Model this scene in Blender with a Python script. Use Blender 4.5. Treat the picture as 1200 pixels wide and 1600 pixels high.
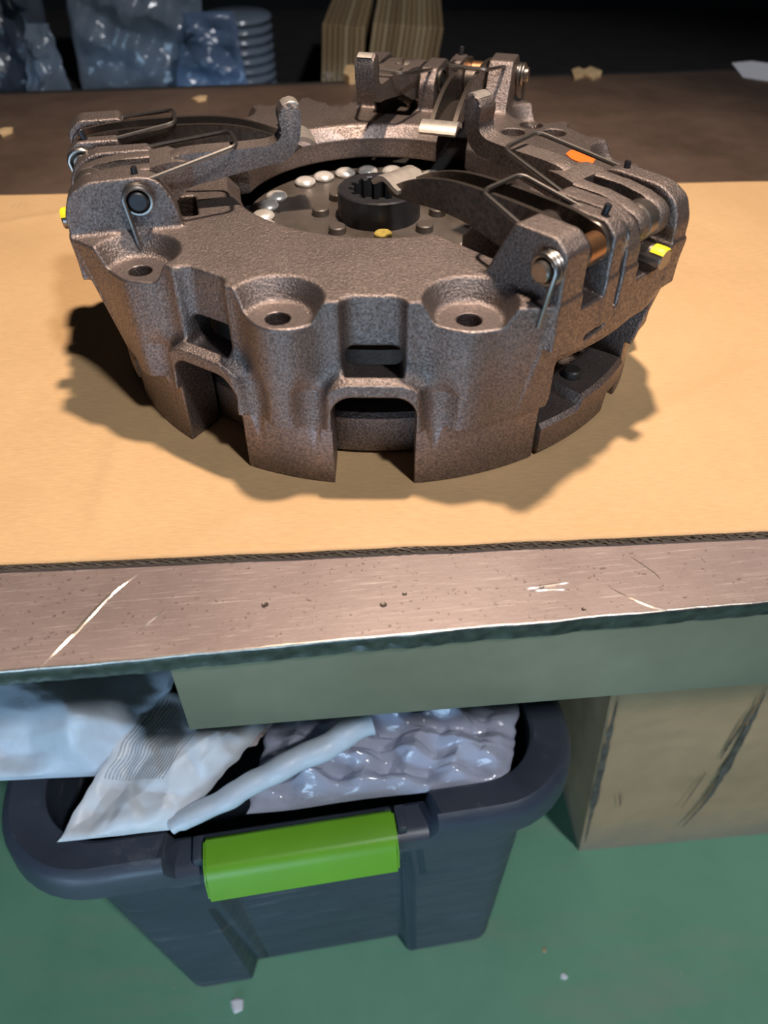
import bpy, bmesh, math, random
import numpy as np
from mathutils import Vector, Matrix, noise

for o in list(bpy.data.objects):
    bpy.data.objects.remove(o, do_unlink=True)
scene = bpy.context.scene
COL = scene.collection
R = math.radians
PI = math.pi

# ------------------------------------------------------------------ camera
F_PX = 1202.0
PITCH = R(43.6)
CAM = Vector((0.0036, -0.5568, 0.322))
cd = bpy.data.cameras.new('camera')
cam = bpy.data.objects.new('camera', cd)
COL.objects.link(cam)
cam.location = CAM
cam.rotation_euler = (PI / 2 - PITCH, 0, 0)
cd.sensor_fit = 'VERTICAL'
cd.sensor_height = 36.0
cd.lens = 36.0 * F_PX / 1600.0
cd.clip_start = 0.01
cd.dof.use_dof = True
cd.dof.focus_distance = 0.52
cd.dof.aperture_fstop = 6.0
scene.camera = cam

# ------------------------------------------------------------------ world and lights
w = bpy.data.worlds.new('world')
scene.world = w
w.use_nodes = True
w.node_tree.nodes['Background'].inputs[0].default_value = (0.50, 0.62, 0.80, 1)
w.node_tree.nodes['Background'].inputs[1].default_value = 0.022


def aim(o, target):
    d = Vector(target) - o.location
    o.rotation_euler = d.to_track_quat('-Z', 'Y').to_euler()


def spot(name, loc, target, power, color, size, blend, radius):
    l = bpy.data.lights.new(name, 'SPOT')
    l.energy = power
    l.color = color
    l.spot_size = R(size)
    l.spot_blend = blend
    l.shadow_soft_size = radius
    o = bpy.data.objects.new(name, l)
    COL.objects.link(o)
    o.location = loc
    aim(o, target)
    return o


def area(name, loc, target, power, color, sx, sy):
    l = bpy.data.lights.new(name, 'AREA')
    l.energy = power
    l.color = color
    l.shape = 'RECTANGLE'
    l.size = sx
    l.size_y = sy
    o = bpy.data.objects.new(name, l)
    COL.objects.link(o)
    o.location = loc
    aim(o, target)
    return o


spot('hanging_lamp_light', (0.10, -0.03, 1.15), (0.0, -0.06, 0.0), 78, (1.0, 0.79, 0.62), 84, 0.6, 0.03)
spot('hall_lamp_light', (1.05, -1.55, 2.30), (0.05, -0.25, -0.15), 190, (0.96, 0.96, 0.98), 62, 0.5, 0.10)
area('front_fill_light', (-0.6, -2.3, -0.42), (0.0, -0.2, -0.34), 26, (0.48, 0.73, 1.0), 1.8, 0.55)  # added cool area fill, low in front of the bench; no real door there

scene.view_settings.view_transform = 'Standard'
scene.view_settings.look = 'None'
scene.view_settings.exposure = 0.0
scene.view_settings.gamma = 1.0
scene.view_settings.use_curve_mapping = False


# ------------------------------------------------------------------ helpers
def px_on_z(x, y, z):
    u = (x - 600) / F_PX
    v = -(y - 800) / F_PX
    d = Vector((u, math.cos(PITCH) + v * math.sin(PITCH), -math.sin(PITCH) + v * math.cos(PITCH)))
    return CAM + d * ((z - CAM.z) / d.z)


def tag(o, label=None, cat=None, group=None, kind=None):
    if label: o['label'] = label
    if cat: o['category'] = cat
    if group: o['group'] = group
    if kind: o['kind'] = kind
    return o


def empty(name, loc=(0, 0, 0), rz=0.0, parent=None):
    o = bpy.data.objects.new(name, None)
    COL.objects.link(o)
    o.location = loc
    o.rotation_euler = (0, 0, rz)
    o.empty_display_size = 0.02
    o.parent = parent
    return o


def link_mesh(name, me, mat=None, parent=None, smooth=True, angle=None):
    if mat is not None and len(me.materials) == 0:
        me.materials.append(mat)
    if smooth and len(me.polygons):
        me.polygons.foreach_set('use_smooth', np.ones(len(me.polygons), dtype=bool))
        if angle:
            bm = bmesh.new(); bm.from_mesh(me)
            lim = R(angle)
            for e in bm.edges:
                if len(e.link_faces) == 2 and e.calc_face_angle(0) > lim:
                    e.smooth = False
            bm.to_mesh(me); bm.free()
    o = bpy.data.objects.new(name, me)
    COL.objects.link(o)
    o.parent = parent
    return o


def from_bm(name, bm, mat, parent=None, smooth=True, angle=35):
    bmesh.ops.recalc_face_normals(bm, faces=bm.faces)
    me = bpy.data.meshes.new(name)
    bm.to_mesh(me); bm.free()
    return link_mesh(name, me, mat, parent, smooth, angle)


def from_data(name, verts, faces, mat, parent=None, smooth=True, angle=None):
    me = bpy.data.meshes.new(name)
    me.from_pydata([tuple(v) for v in verts], [], faces)
    me.update()
    return link_mesh(name, me, mat, parent, smooth, angle)


def copy_tree(o, parent=None):
    c = o.copy()
    COL.objects.link(c)
    c.parent = parent
    for ch in list(o.children):
        copy_tree(ch, c)
    return c


def bm_box(bm, x0, x1, y0, y1, z0, z1, bev=0.0, seg=2, mat=None):
    vs = [bm.verts.new(p) for p in ((x0, y0, z0), (x1, y0, z0), (x1, y1, z0), (x0, y1, z0),
                                    (x0, y0, z1), (x1, y0, z1), (x1, y1, z1), (x0, y1, z1))]
    fs = [bm.faces.new([vs[i] for i in f]) for f in
          ((3, 2, 1, 0), (4, 5, 6, 7), (0, 1, 5, 4), (1, 2, 6, 5), (2, 3, 7, 6), (3, 0, 4, 7))]
    if bev > 0:
        es = list({e for f in fs for e in f.edges})
        bmesh.ops.bevel(bm, geom=es, offset=bev, segments=seg, affect='EDGES', profile=0.5)
    if mat is not None:
        bmesh.ops.transform(bm, matrix=mat, verts=vs)
    return vs


def catmull(pts, n=6, closed=False):
    out = []
    m = len(pts)
    rng = range(m) if closed else range(m - 1)
    for i in rng:
        if closed:
            p0, p1, p2, p3 = (Vector(pts[(i + k) % m]) for k in (-1, 0, 1, 2))
        else:
            p1, p2 = Vector(pts[i]), Vector(pts[i + 1])
            p0 = Vector(pts[i - 1]) if i > 0 else p1 * 2 - p2
            p3 = Vector(pts[i + 2]) if i + 2 < m else p2 * 2 - p1
        for k in range(n):
            t = k / n
            out.append(0.5 * ((2 * p1) + (p2 - p0) * t + (2 * p0 - 5 * p1 + 4 * p2 - p3) * t * t +
                              (3 * p1 - p0 - 3 * p2 + p3) * t * t * t))
    if not closed:
        out.append(Vector(pts[-1]))
    return out


def bm_prism(bm, prof, t0, t1, bev=0.0, seg=2):
    """prof: list of (x, z) in order; extruded along y from t0 to t1."""
    a = [bm.verts.new((p[0], t0, p[1])) for p in prof]
    b = [bm.verts.new((p[0], t1, p[1])) for p in prof]
    n = len(prof)
    f0 = bm.faces.new(a)
    f1 = bm.faces.new(b[::-1])
    for i in range(n):
        bm.faces.new((a[i], b[i], b[(i + 1) % n], a[(i + 1) % n]))
    if bev > 0:
        es = list(set(f0.edges) | set(f1.edges))
        bmesh.ops.bevel(bm, geom=es, offset=bev, segments=seg, affect='EDGES', profile=0.5)


def bm_tube(bm, pts, rad, seg=8, cap=True):
    pts = [Vector(p) for p in pts]
    n = len(pts)
    rads = rad if isinstance(rad, (list, tuple)) else [rad] * n
    t0 = (pts[1] - pts[0]).normalized()
    up = Vector((0, 0, 1)) if abs(t0.z) < 0.9 else Vector((1, 0, 0))
    nrm = (up - t0 * up.dot(t0)).normalized()
    rings = []
    for i in range(n):
        a = pts[max(i - 1, 0)]
        b = pts[min(i + 1, n - 1)]
        t = (b - a).normalized()
        nrm = (nrm - t * nrm.dot(t)).normalized()
        bn = t.cross(nrm)
        rings.append([bm.verts.new(pts[i] + (nrm * math.cos(2 * PI * k / seg) + bn * math.sin(2 * PI * k / seg)) * rads[i])
                      for k in range(seg)])
    for i in range(n - 1):
        for k in range(seg):
            bm.faces.new((rings[i][k], rings[i][(k + 1) % seg], rings[i + 1][(k + 1) % seg], rings[i + 1][k]))
    if cap:
        bm.faces.new(rings[0][::-1])
        bm.faces.new(rings[-1])


def bm_lathe(bm, prof, seg=32, mat=None):
    """prof: (radius, z) list, revolved about z. Ends at radius 0 are closed with a fan."""
    rings = []
    allv = []
    for (r, z) in prof:
        if r < 1e-6:
            v = bm.verts.new((0, 0, z)); rings.append([v]); allv.append(v)
        else:
            ring = [bm.verts.new((r * math.cos(2 * PI * k / seg), r * math.sin(2 * PI * k / seg), z)) for k in range(seg)]
            rings.append(ring); allv += ring
    for a, b in zip(rings[:-1], rings[1:]):
        for k in range(seg):
            k2 = (k + 1) % seg
            if len(a) == 1 and len(b) == 1: continue
            if len(a) == 1: bm.faces.new((a[0], b[k2], b[k]))
            elif len(b) == 1: bm.faces.new((a[k], a[k2], b[0]))
            else: bm.faces.new((a[k], a[k2], b[k2], b[k]))
    if mat is not None:
        bmesh.ops.transform(bm, matrix=mat, verts=allv)


# ------------------------------------------------------------------ materials
def new_mat(name):
    m = bpy.data.materials.new(name)
    m.use_nodes = True
    nt = m.node_tree
    b = nt.nodes['Principled BSDF']
    return m, nt, b


def nd(nt, typ, **kw):
    n = nt.nodes.new(typ)
    for k, v in kw.items():
        if k.startswith('i_'):
            n.inputs[int(k[2:])].default_value = v
        else:
            setattr(n, k, v)
    return n


def coords(nt, scale=(1, 1, 1), rot=(0, 0, 0), kind='Object'):
    tc = nd(nt, 'ShaderNodeTexCoord')
    mp = nd(nt, 'ShaderNodeMapping')
    mp.inputs['Scale'].default_value = scale
    mp.inputs['Rotation'].default_value = rot
    nt.links.new(tc.outputs[kind], mp.inputs['Vector'])
    return mp.outputs['Vector']


def noise_tex(nt, vec, scale, detail=4, rough=0.55):
    n = nd(nt, 'ShaderNodeTexNoise')
    n.inputs['Scale'].default_value = scale
    n.inputs['Detail'].default_value = detail
    n.inputs['Roughness'].default_value = rough
    nt.links.new(vec, n.inputs['Vector'])
    return n.outputs['Fac']


def ramp(nt, fac, stops):
    r = nd(nt, 'ShaderNodeValToRGB')
    el = r.color_ramp.elements
    while len(el) < len(stops): el.new(0.5)
    for e, (p, c) in zip(el, stops):
        e.position = p
        e.color = c if len(c) == 4 else (*c, 1)
    nt.links.new(fac, r.inputs['Fac'])
    return r.outputs['Color']


def bump(nt, b, height, strength, dist):
    bp = nd(nt, 'ShaderNodeBump')
    bp.inputs['Strength'].default_value = strength
    bp.inputs['Distance'].default_value = dist
    nt.links.new(height, bp.inputs['Height'])
    nt.links.new(bp.outputs['Normal'], b.inputs['Normal'])
    return bp


def mixc(nt, fac, a, c, mode='MIX'):
    m = nd(nt, 'ShaderNodeMix', data_type='RGBA', blend_type=mode)
    def put(sock, v):
        if isinstance(v, (tuple, list)): sock.default_value = (*v, 1) if len(v) == 3 else v
        elif isinstance(v, (int, float)): sock.default_value = v
        else: nt.links.new(v, sock)
    put(m.inputs[0], fac); put(m.inputs[6], a); put(m.inputs[7], c)
    return m.outputs[2]


def simple(name, col, rough=0.5, metal=0.0, var=0.25, nscale=60, bstr=0.15, bdist=0.0005, rvar=0.0):
    m, nt, b = new_mat(name)
    v = coords(nt)
    f = noise_tex(nt, v, nscale)
    lo = tuple(c * (1 - var) for c in col)
    hi = tuple(min(1, c * (1 + var)) for c in col)
    nt.links.new(ramp(nt, f, [(0.3, lo), (0.7, hi)]), b.inputs['Base Color'])
    b.inputs['Roughness'].default_value = rough
    b.inputs['Metallic'].default_value = metal
    if bstr > 0:
        bump(nt, b, noise_tex(nt, v, nscale * 4), bstr, bdist)
    return m


M = {}


def cast_material(name, lo, hi, grain, strength, rough, metal):
    m, nt, b = new_mat(name)
    v = coords(nt)
    big = noise_tex(nt, v, 22, 5)
    fine = noise_tex(nt, v, grain, 3, 0.65)
    c = ramp(nt, big, [(0.3, lo), (0.72, hi)])
    c2 = mixc(nt, 0.5, c, ramp(nt, fine, [(0.35, tuple(x * 0.45 for x in lo)), (0.66, tuple(min(1, x * 1.7) for x in hi))]))
    nt.links.new(c2, b.inputs['Base Color'])
    b.inputs['Metallic'].default_value = metal
    nt.links.new(ramp(nt, fine, [(0.3, (rough + 0.12,) * 3), (0.75, (rough - 0.12,) * 3)]), b.inputs['Roughness'])
    bump(nt, b, fine, strength, 0.0011)
    return m


M['cast'] = cast_material('cast_iron', (0.165, 0.136, 0.128), (0.250, 0.208, 0.194), 700, 0.72, 0.46, 0.92)
M['machined'] = cast_material('machined_iron', (0.180, 0.150, 0.142), (0.240, 0.200, 0.190), 600, 0.25, 0.48, 0.9)
M['lever'] = cast_material('forged_lever', (0.165, 0.138, 0.128), (0.245, 0.204, 0.188), 700, 0.7, 0.48, 0.9)
M['stamped'] = cast_material('stamped_steel', (0.092, 0.078, 0.070), (0.135, 0.115, 0.102), 300, 0.08, 0.40, 0.9)
M['bright'] = simple('bright_steel', (0.60, 0.54, 0.48), 0.34, 0.7, 0.12, 200, 0.05)
M['pin'] = simple('pin_steel', (0.30, 0.26, 0.23), 0.32, 0.9, 0.15, 150, 0.05)
M['darkpin'] = simple('black_oxide', (0.03, 0.03, 0.035), 0.4, 0.5, 0.2, 200, 0.1)
M['wire'] = simple('spring_wire', (0.25, 0.23, 0.215), 0.34, 0.95, 0.1, 300, 0.05)
M['copper'] = simple('bronze_bush', (0.42, 0.22, 0.11), 0.34, 0.9, 0.2, 120, 0.05)
M['plate'] = simple('dark_plate', (0.13, 0.11, 0.095), 0.45, 0.55, 0.25, 45, 0.1)
M['hub'] = simple('hub_black', (0.035, 0.035, 0.04), 0.38, 0.5, 0.2, 80, 0.08)
M['rivet'] = simple('rivet_steel', (0.78, 0.74, 0.69), 0.30, 0.55, 0.08, 200, 0.04)
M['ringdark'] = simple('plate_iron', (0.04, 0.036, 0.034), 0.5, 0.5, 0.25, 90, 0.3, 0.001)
M['lining'] = simple('friction_lining', (0.012, 0.011, 0.010), 0.9, 0.0, 0.25, 300, 0.3)
M['yellow'] = simple('yellow_paint', (0.85, 0.68, 0.02), 0.45, 0.0, 0.1, 200, 0.1)
M['yellowdot'] = simple('faded_yellow_paint', (0.42, 0.33, 0.07), 0.75, 0.0, 0.25, 300, 0.1)
M['orange'] = simple('orange_paint', (0.95, 0.16, 0.02), 0.5, 0.0, 0.1, 300, 0.1)


def steel_bench():
    m, nt, b = new_mat('scratched_steel')
    v = coords(nt)
    big = noise_tex(nt, v, 6, 6, 0.6)
    pits = noise_tex(nt, v, 420, 2, 0.5)
    vs = coords(nt, (40, 900, 1), (0, 0, R(-28)))
    scr = noise_tex(nt, vs, 1.0, 3, 0.7)
    vs2 = coords(nt, (30, 700, 1), (0, 0, R(35)))
    scr2 = noise_tex(nt, vs2, 1.0, 3, 0.7)
    c = ramp(nt, big, [(0.28, (0.235, 0.182, 0.172)), (0.75, (0.35, 0.285, 0.272))])
    c = mixc(nt, ramp(nt, scr, [(0.57, (0, 0, 0)), (0.72, (0.45,) * 3)]), c, (0.60, 0.52, 0.49))
    c = mixc(nt, ramp(nt, scr2, [(0.58, (0, 0, 0)), (0.72, (0.4,) * 3)]), c, (0.60, 0.52, 0.49))
    c = mixc(nt, ramp(nt, pits, [(0.66, (0, 0, 0)), (0.72, (0.75,) * 3)]), c, (0.10, 0.075, 0.06))
    # plate colour blends to a darker brown towards the rear
    sep = nd(nt, 'ShaderNodeSeparateXYZ')
    nt.links.new(coords(nt), sep.inputs[0])
    mr = nd(nt, 'ShaderNodeMapRange')
    mr.inputs['From Min'].default_value = 0.0
    mr.inputs['From Max'].default_value = 0.22
    nt.links.new(sep.outputs['Y'], mr.inputs['Value'])
    rear_brown = ramp(nt, noise_tex(nt, v, 9, 6, 0.65), [(0.3, (0.10, 0.068, 0.052)), (0.7, (0.18, 0.125, 0.096))])
    c = mixc(nt, mr.outputs[0], c, rear_brown)
    nt.links.new(c, b.inputs['Base Color'])
    b.inputs['Metallic'].default_value = 0.45
    nt.links.new(ramp(nt, big, [(0.3, (0.42,) * 3), (0.7, (0.58,) * 3)]), b.inputs['Roughness'])
    ad = nd(nt, 'ShaderNodeMath', operation='ADD')
    nt.links.new(scr, ad.inputs[0]); nt.links.new(pits, ad.inputs[1])
    bump(nt, b, ad.outputs[0], 0.12, 0.0006)
    return m


M['bench'] = steel_bench()
M['benchedge'] = simple('flame_cut_edge', (0.085, 0.095, 0.09), 0.42, 0.7, 0.4, 120, 0.3, 0.001)
M['apron'] = simple('galvanised_apron', (0.37, 0.32, 0.265), 0.34, 0.6, 0.16, 14, 0.05)
M['gouge'] = simple('fresh_gouge', (0.70, 0.62, 0.55), 0.3, 0.9, 0.2, 300, 0.1)


def kraft(name, lo, hi, fib=True, bstr=0.12):
    m, nt, b = new_mat(name)
    v = coords(nt)
    big = noise_tex(nt, v, 7, 5, 0.6)
    f = noise_tex(nt, coords(nt, (120, 900, 300)), 1.0, 3, 0.6)
    c = ramp(nt, big, [(0.3, lo), (0.7, hi)])
    c = mixc(nt, 0.22, c, ramp(nt, f, [(0.3, tuple(x * 0.7 for x in lo)), (0.7, tuple(min(1, x * 1.25) for x in hi))]))
    nt.links.new(c, b.inputs['Base Color'])
    b.inputs['Roughness'].default_value = 0.62
    b.inputs['Specular IOR Level'].default_value = 0.35
    bump(nt, b, f, bstr, 0.0005)
    return m


M['kraft'] = kraft('kraft_liner', (0.52, 0.335, 0.17), (0.60, 0.395, 0.205))
M['flute'] = kraft('kraft_flute', (0.20, 0.16, 0.12), (0.30, 0.24, 0.18))


def dirty_carton():
    m, nt, b = new_mat('dirty_carton')
    v = coords(nt)
    big = noise_tex(nt, v, 9, 6, 0.65)
    c = ramp(nt, big, [(0.3, (0.38, 0.25, 0.142)), (0.7, (0.49, 0.325, 0.185))])
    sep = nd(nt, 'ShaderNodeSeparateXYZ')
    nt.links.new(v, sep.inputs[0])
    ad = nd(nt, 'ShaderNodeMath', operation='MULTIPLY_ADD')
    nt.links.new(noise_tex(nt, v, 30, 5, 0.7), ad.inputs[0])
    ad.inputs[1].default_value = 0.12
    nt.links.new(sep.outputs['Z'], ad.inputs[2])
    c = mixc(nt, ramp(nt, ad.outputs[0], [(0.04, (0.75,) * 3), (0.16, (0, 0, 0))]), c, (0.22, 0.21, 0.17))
    nt.links.new(c, b.inputs['Base Color'])
    b.inputs['Roughness'].default_value = 0.75
    bump(nt, b, noise_tex(nt, v, 25, 6), 0.3, 0.004)
    return m


M['carton'] = dirty_carton()
M['grime'] = simple('carton_grime', (0.09, 0.08, 0.065), 0.85, 0, 0.5, 60, 0.3)


def floor_mat():
    m, nt, b = new_mat('green_floor_paint')
    v = coords(nt)
    big = noise_tex(nt, v, 3.5, 6, 0.65)
    c = ramp(nt, big, [(0.3, (0.135, 0.335, 0.225)), (0.72, (0.20, 0.43, 0.295))])
    st = noise_tex(nt, coords(nt, (5, 22, 1), (0, 0, R(70))), 1.0, 5, 0.7)
    c = mixc(nt, ramp(nt, st, [(0.52, (0, 0, 0)), (0.78, (0.5,) * 3)]), c, (0.30, 0.32, 0.28))
    sp = noise_tex(nt, v, 60, 3, 0.5)
    c = mixc(nt, ramp(nt, sp, [(0.73, (0, 0, 0)), (0.79, (0.55,) * 3)]), c, (0.45, 0.46, 0.42))
    nt.links.new(c, b.inputs['Base Color'])
    b.inputs['Roughness'].default_value = 0.42
    bump(nt, b, noise_tex(nt, v, 200, 3), 0.08, 0.001)
    return m


M['floor'] = floor_mat()
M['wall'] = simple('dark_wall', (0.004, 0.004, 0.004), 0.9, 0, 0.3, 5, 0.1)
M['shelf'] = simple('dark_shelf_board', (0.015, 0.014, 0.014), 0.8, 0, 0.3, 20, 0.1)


def tote_mat():
    m, nt, b = new_mat('navy_plastic')
    v = coords(nt)
    big = noise_tex(nt, v, 9, 5, 0.6)
    c = ramp(nt, big, [(0.3, (0.036, 0.045, 0.068)), (0.7, (0.052, 0.064, 0.092))])
    s = noise_tex(nt, coords(nt, (6, 6, 55), (0.2, 0.35, 0)), 1.0, 6, 0.75)
    c = mixc(nt, ramp(nt, s, [(0.58, (0, 0, 0)), (0.78, (0.55,) * 3)]), c, (0.26, 0.27, 0.28))
    nt.links.new(c, b.inputs['Base Color'])
    nt.links.new(ramp(nt, s, [(0.45, (0.36,) * 3), (0.75, (0.7,) * 3)]), b.inputs['Roughness'])
    bump(nt, b, noise_tex(nt, v, 500, 2), 0.05, 0.0005)
    return m


M['tote'] = tote_mat()
M['green'] = simple('green_plastic', (0.155, 0.40, 0.018), 0.36, 0, 0.06, 20, 0.03)


def film(name, col, alpha, rough, var=0.2):
    m, nt, b = new_mat(name)
    v = coords(nt)
    f = noise_tex(nt, v, 18, 4)
    nt.links.new(ramp(nt, f, [(0.3, tuple(c * (1 - var) for c in col)), (0.7, col)]), b.inputs['Base Color'])
    b.inputs['Roughness'].default_value = rough
    b.inputs['Alpha'].default_value = alpha
    b.inputs['Specular IOR Level'].default_value = 0.8
    bump(nt, b, noise_tex(nt, v, 70, 3), 0.25, 0.004)
    return m


M['whitefilm'] = film('milky_film', (0.64, 0.74, 0.86), 0.97, 0.45, 0.12)
M['clearfilm'] = film('clear_film', (0.54, 0.58, 0.74), 0.85, 0.14)
M['greyfilm'] = film('grey_film', (0.20, 0.25, 0.32), 0.85, 0.2)
M['bluefilm'] = film('blue_film', (0.13, 0.20, 0.34), 0.8, 0.25)
M['darkfilm'] = film('dark_film', (0.055, 0.065, 0.09), 0.95, 0.25)


def print_mat():
    m, nt, b = new_mat('printed_white_film')
    v = coords(nt, (1, 1, 1), (0, 0, 0), 'UV')
    base = ramp(nt, noise_tex(nt, v, 5, 4), [(0.3, (0.66, 0.70, 0.76)), (0.7, (0.78, 0.82, 0.87))])
    # rows of tiny unreadable print inside two blocks
    wv = nd(nt, 'ShaderNodeTexWave', wave_type='BANDS', bands_direction='X')
    wv.inputs['Scale'].default_value = 11
    nt.links.new(v, wv.inputs['Vector'])
    rows = ramp(nt, wv.outputs['Fac'], [(0.5, (0, 0, 0)), (0.62, (1, 1, 1))])
    gl = ramp(nt, noise_tex(nt, coords(nt, (60, 60, 1), (0, 0, 0), 'UV'), 1.0, 3), [(0.30, (0, 0, 0)), (0.42, (1, 1, 1))])
    sep = nd(nt, 'ShaderNodeSeparateXYZ')
    nt.links.new(v, sep.inputs[0])
    def inside(sock, lo, hi):
        a = nd(nt, 'ShaderNodeMath', operation='GREATER_THAN'); nt.links.new(sock, a.inputs[0]); a.inputs[1].default_value = lo
        c = nd(nt, 'ShaderNodeMath', operation='LESS_THAN'); nt.links.new(sock, c.inputs[0]); c.inputs[1].default_value = hi
        x = nd(nt, 'ShaderNodeMath', operation='MULTIPLY'); nt.links.new(a.outputs[0], x.inputs[0]); nt.links.new(c.outputs[0], x.inputs[1])
        return x.outputs[0]
    def mul(a, c):
        x = nd(nt, 'ShaderNodeMath', operation='MULTIPLY'); nt.links.new(a, x.inputs[0]); nt.links.new(c, x.inputs[1]); return x.outputs[0]
    blk = mul(inside(sep.outputs['X'], 0.08, 0.62), inside(sep.outputs['Y'], 0.38, 0.93))
    k = mul(mul(rows, gl), blk)
    c = mixc(nt, mul(k, nd_value(nt, 0.6)), base, (0.16, 0.17, 0.20))
    nt.links.new(c, b.inputs['Base Color'])
    b.inputs['Roughness'].default_value = 0.42
    bump(nt, b, noise_tex(nt, coords(nt), 60, 3), 0.2, 0.003)
    return m


def nd_value(nt, v):
    n = nd(nt, 'ShaderNodeValue')
    n.outputs[0].default_value = v
    return n.outputs[0]


M['print'] = print_mat()
M['paper'] = simple('white_paper', (0.72, 0.72, 0.76), 0.6, 0, 0.05, 30, 0.05)
M['crumb'] = simple('tan_scrap', (0.50, 0.36, 0.20), 0.8, 0, 0.25, 80, 0.3)
M['innertan'] = simple('pinkish_wrap', (0.40, 0.30, 0.27), 0.6, 0, 0.15, 30, 0.1)

# ================================================================== the setting
FLOOR = -0.75
BT = -0.006          # bench top (card sheet lies on it, its top is z = 0)
bm = bmesh.new(); bm_box(bm, -2.5, 2.5, -2.6, 2.2, FLOOR - 0.05, FLOOR)
tag(from_bm('floor', bm, M['floor'], smooth=False), 'green painted concrete floor with dusty scuffs', 'floor', kind='structure')
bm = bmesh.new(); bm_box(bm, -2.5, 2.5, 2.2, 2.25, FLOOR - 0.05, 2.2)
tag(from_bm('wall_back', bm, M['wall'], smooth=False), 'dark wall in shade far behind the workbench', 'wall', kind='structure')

# ------------------------------------------------------------------ workbench
YAW = R(6.5)
bench = tag(empty('workbench', (0, 0, FLOOR), YAW), 'scratched steel workbench with a flame cut front edge and plain steel apron', 'workbench')
BZ = BT - FLOOR      # bench top in the bench frame
N0, N1 = -0.3065, 0.715
TH = 0.012
# top plate with a ragged flame-cut front edge
rnd = random.Random(4)
cols = 620
x0, x1 = -0.95, 0.95
verts, faces = [], []
rows_z = [0.0, -0.0012, -0.004, -0.0062, -0.0085, -0.0105, -TH]
for i in range(cols + 1):
    x = x0 + (x1 - x0) * i / cols
    wav = 0.0008 * noise.noise((x * 25, 0.3, 0)) + 0.0004 * noise.noise((x * 140, 2.3, 0))
    drag = abs(noise.noise((x * 170, 7.1, 0.0))) * 0.0022 + 0.0022 * max(0, noise.noise((x * 95, 3.3, 5.0)))
    amp = 0.55 + 0.45 * noise.noise((x * 6, 1.0, 2.0))
    for k, z in enumerate(rows_z):
        d = wav
        if k == 0: d += 0.0005
        if 3 <= k <= 5: d += drag * amp * (0.6, 1.6, 1.1)[k - 3]
        if k == 6: d += drag * amp * 0.8
        verts.append((x, N0 + d, BZ + z))
nr = len(rows_z)
for i in range(cols):
    for k in range(nr - 1):
        a = i * nr + k
        faces.append((a, a + 1, a + nr + 1, a + nr))
edge = from_data('cut_edge', verts, faces, M['benchedge'], bench, True, 30)
# bright burr along the top of the cut
bv, bf = [], []
for i in range(cols + 1):
    v0 = verts[i * nr]
    wdt = 0.0007 + 0.0006 * noise.noise((v0[0] * 40, 9, 1))
    bv += [(v0[0], v0[1] - 0.0004, v0[2] - wdt), (v0[0], v0[1] - 0.0002, v0[2] + 0.0003), (v0[0], v0[1] + wdt, v0[2] + 0.0001)]
for i in range(cols):
    for k in range(2):
        a = i * 3 + k
        bf.append((a, a + 1, a + 4, a + 3))
from_data('burr', bv, bf, M['gouge'], bench)
# plate body (top sheet from the edge row back, bottom, sides)
bm = bmesh.new()
top = [bm.verts.new(verts[i * nr]) for i in range(cols + 1)]
bl = bm.verts.new((x0, N1, BZ)); br = bm.verts.new((x1, N1, BZ))
bm.faces.new(top + [br, bl])
bot = [bm.verts.new((x0, N0 + 0.006, BZ - TH)), bm.verts.new((x1, N0 + 0.006, BZ - TH)), bm.verts.new((x1, N1, BZ - TH)), bm.verts.new((x0, N1, BZ - TH))]
bm.faces.new(bot[::-1])
bm.faces.new((bl, br, bot[2], bot[3]))
bm.faces.new((top[0], bl, bot[3], bot[0]))
bm.faces.new((br, top[-1], bot[1], bot[2]))
from_bm('top_plate', bm, M['bench'], bench, False)
# gouges and dents in the plate: raised burr lines
def gouge(pts, wid):
    bm = bmesh.new()
    p = [px_on_z(x, y, BT) for x, y in pts]
    inv = Matrix.Rotation(-YAW, 4, 'Z')
    p = [inv @ q for q in p]
    L = catmull([(q.x, q.y, 0) for q in p], 5)
    n = len(L)
    prev = None
    for i, q in enumerate(L):
        t = (L[min(i + 1, n - 1)] - L[max(i - 1, 0)]).normalized()
        s = Vector((-t.y, t.x, 0)) * wid * math.sin(PI * (0.06 + 0.88 * i / (n - 1)))
        ring = [bm.verts.new((q.x - s.x, q.y - s.y, BZ + 0.00002)), bm.verts.new((q.x, q.y, BZ + 0.0004)), bm.verts.new((q.x + s.x, q.y + s.y, BZ + 0.00002))]
        if prev:
            bm.faces.new((prev[0], ring[0], ring[1], prev[1])); bm.faces.new((prev[1], ring[1], ring[2], prev[2]))
        prev = ring
    from_bm('gouge', bm, M['gouge'], bench)
gouge([(60, 1046), (120, 985), (170, 932), (216, 897)], 0.0013)
gouge([(108, 1000), (150, 955), (186, 916)], 0.0008)
gouge([(218, 985), (258, 952)], 0.0006)
gouge([(818, 921), (860, 914), (892, 910)], 0.0010)
gouge([(828, 924), (862, 921), (890, 922)], 0.0008)
gouge([(985, 870), (1020, 893), (1032, 905)], 0.0005)
gouge([(955, 920), (1010, 945), (1045, 955)], 0.0009)
# small punched dents
def dent(x, y, r):
    q = Matrix.Rotation(-YAW, 4, 'Z') @ px_on_z(x, y, BT)
    bm = bmesh.new()
    bm_lathe(bm, [(r, 0.00003), (r * 0.8, 0.00025), (r * 0.55, 0.00012), (0, 0.00006)], 14, Matrix.Translation((q.x, q.y, BZ)))
    from_bm('dent', bm, M['stamped'], bench)
for a in ((414, 945, 0.002), (599, 945, 0.002), (632, 928, 0.0014), (846, 917, 0.0016), (912, 952, 0.0013)): dent(*a)
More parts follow.
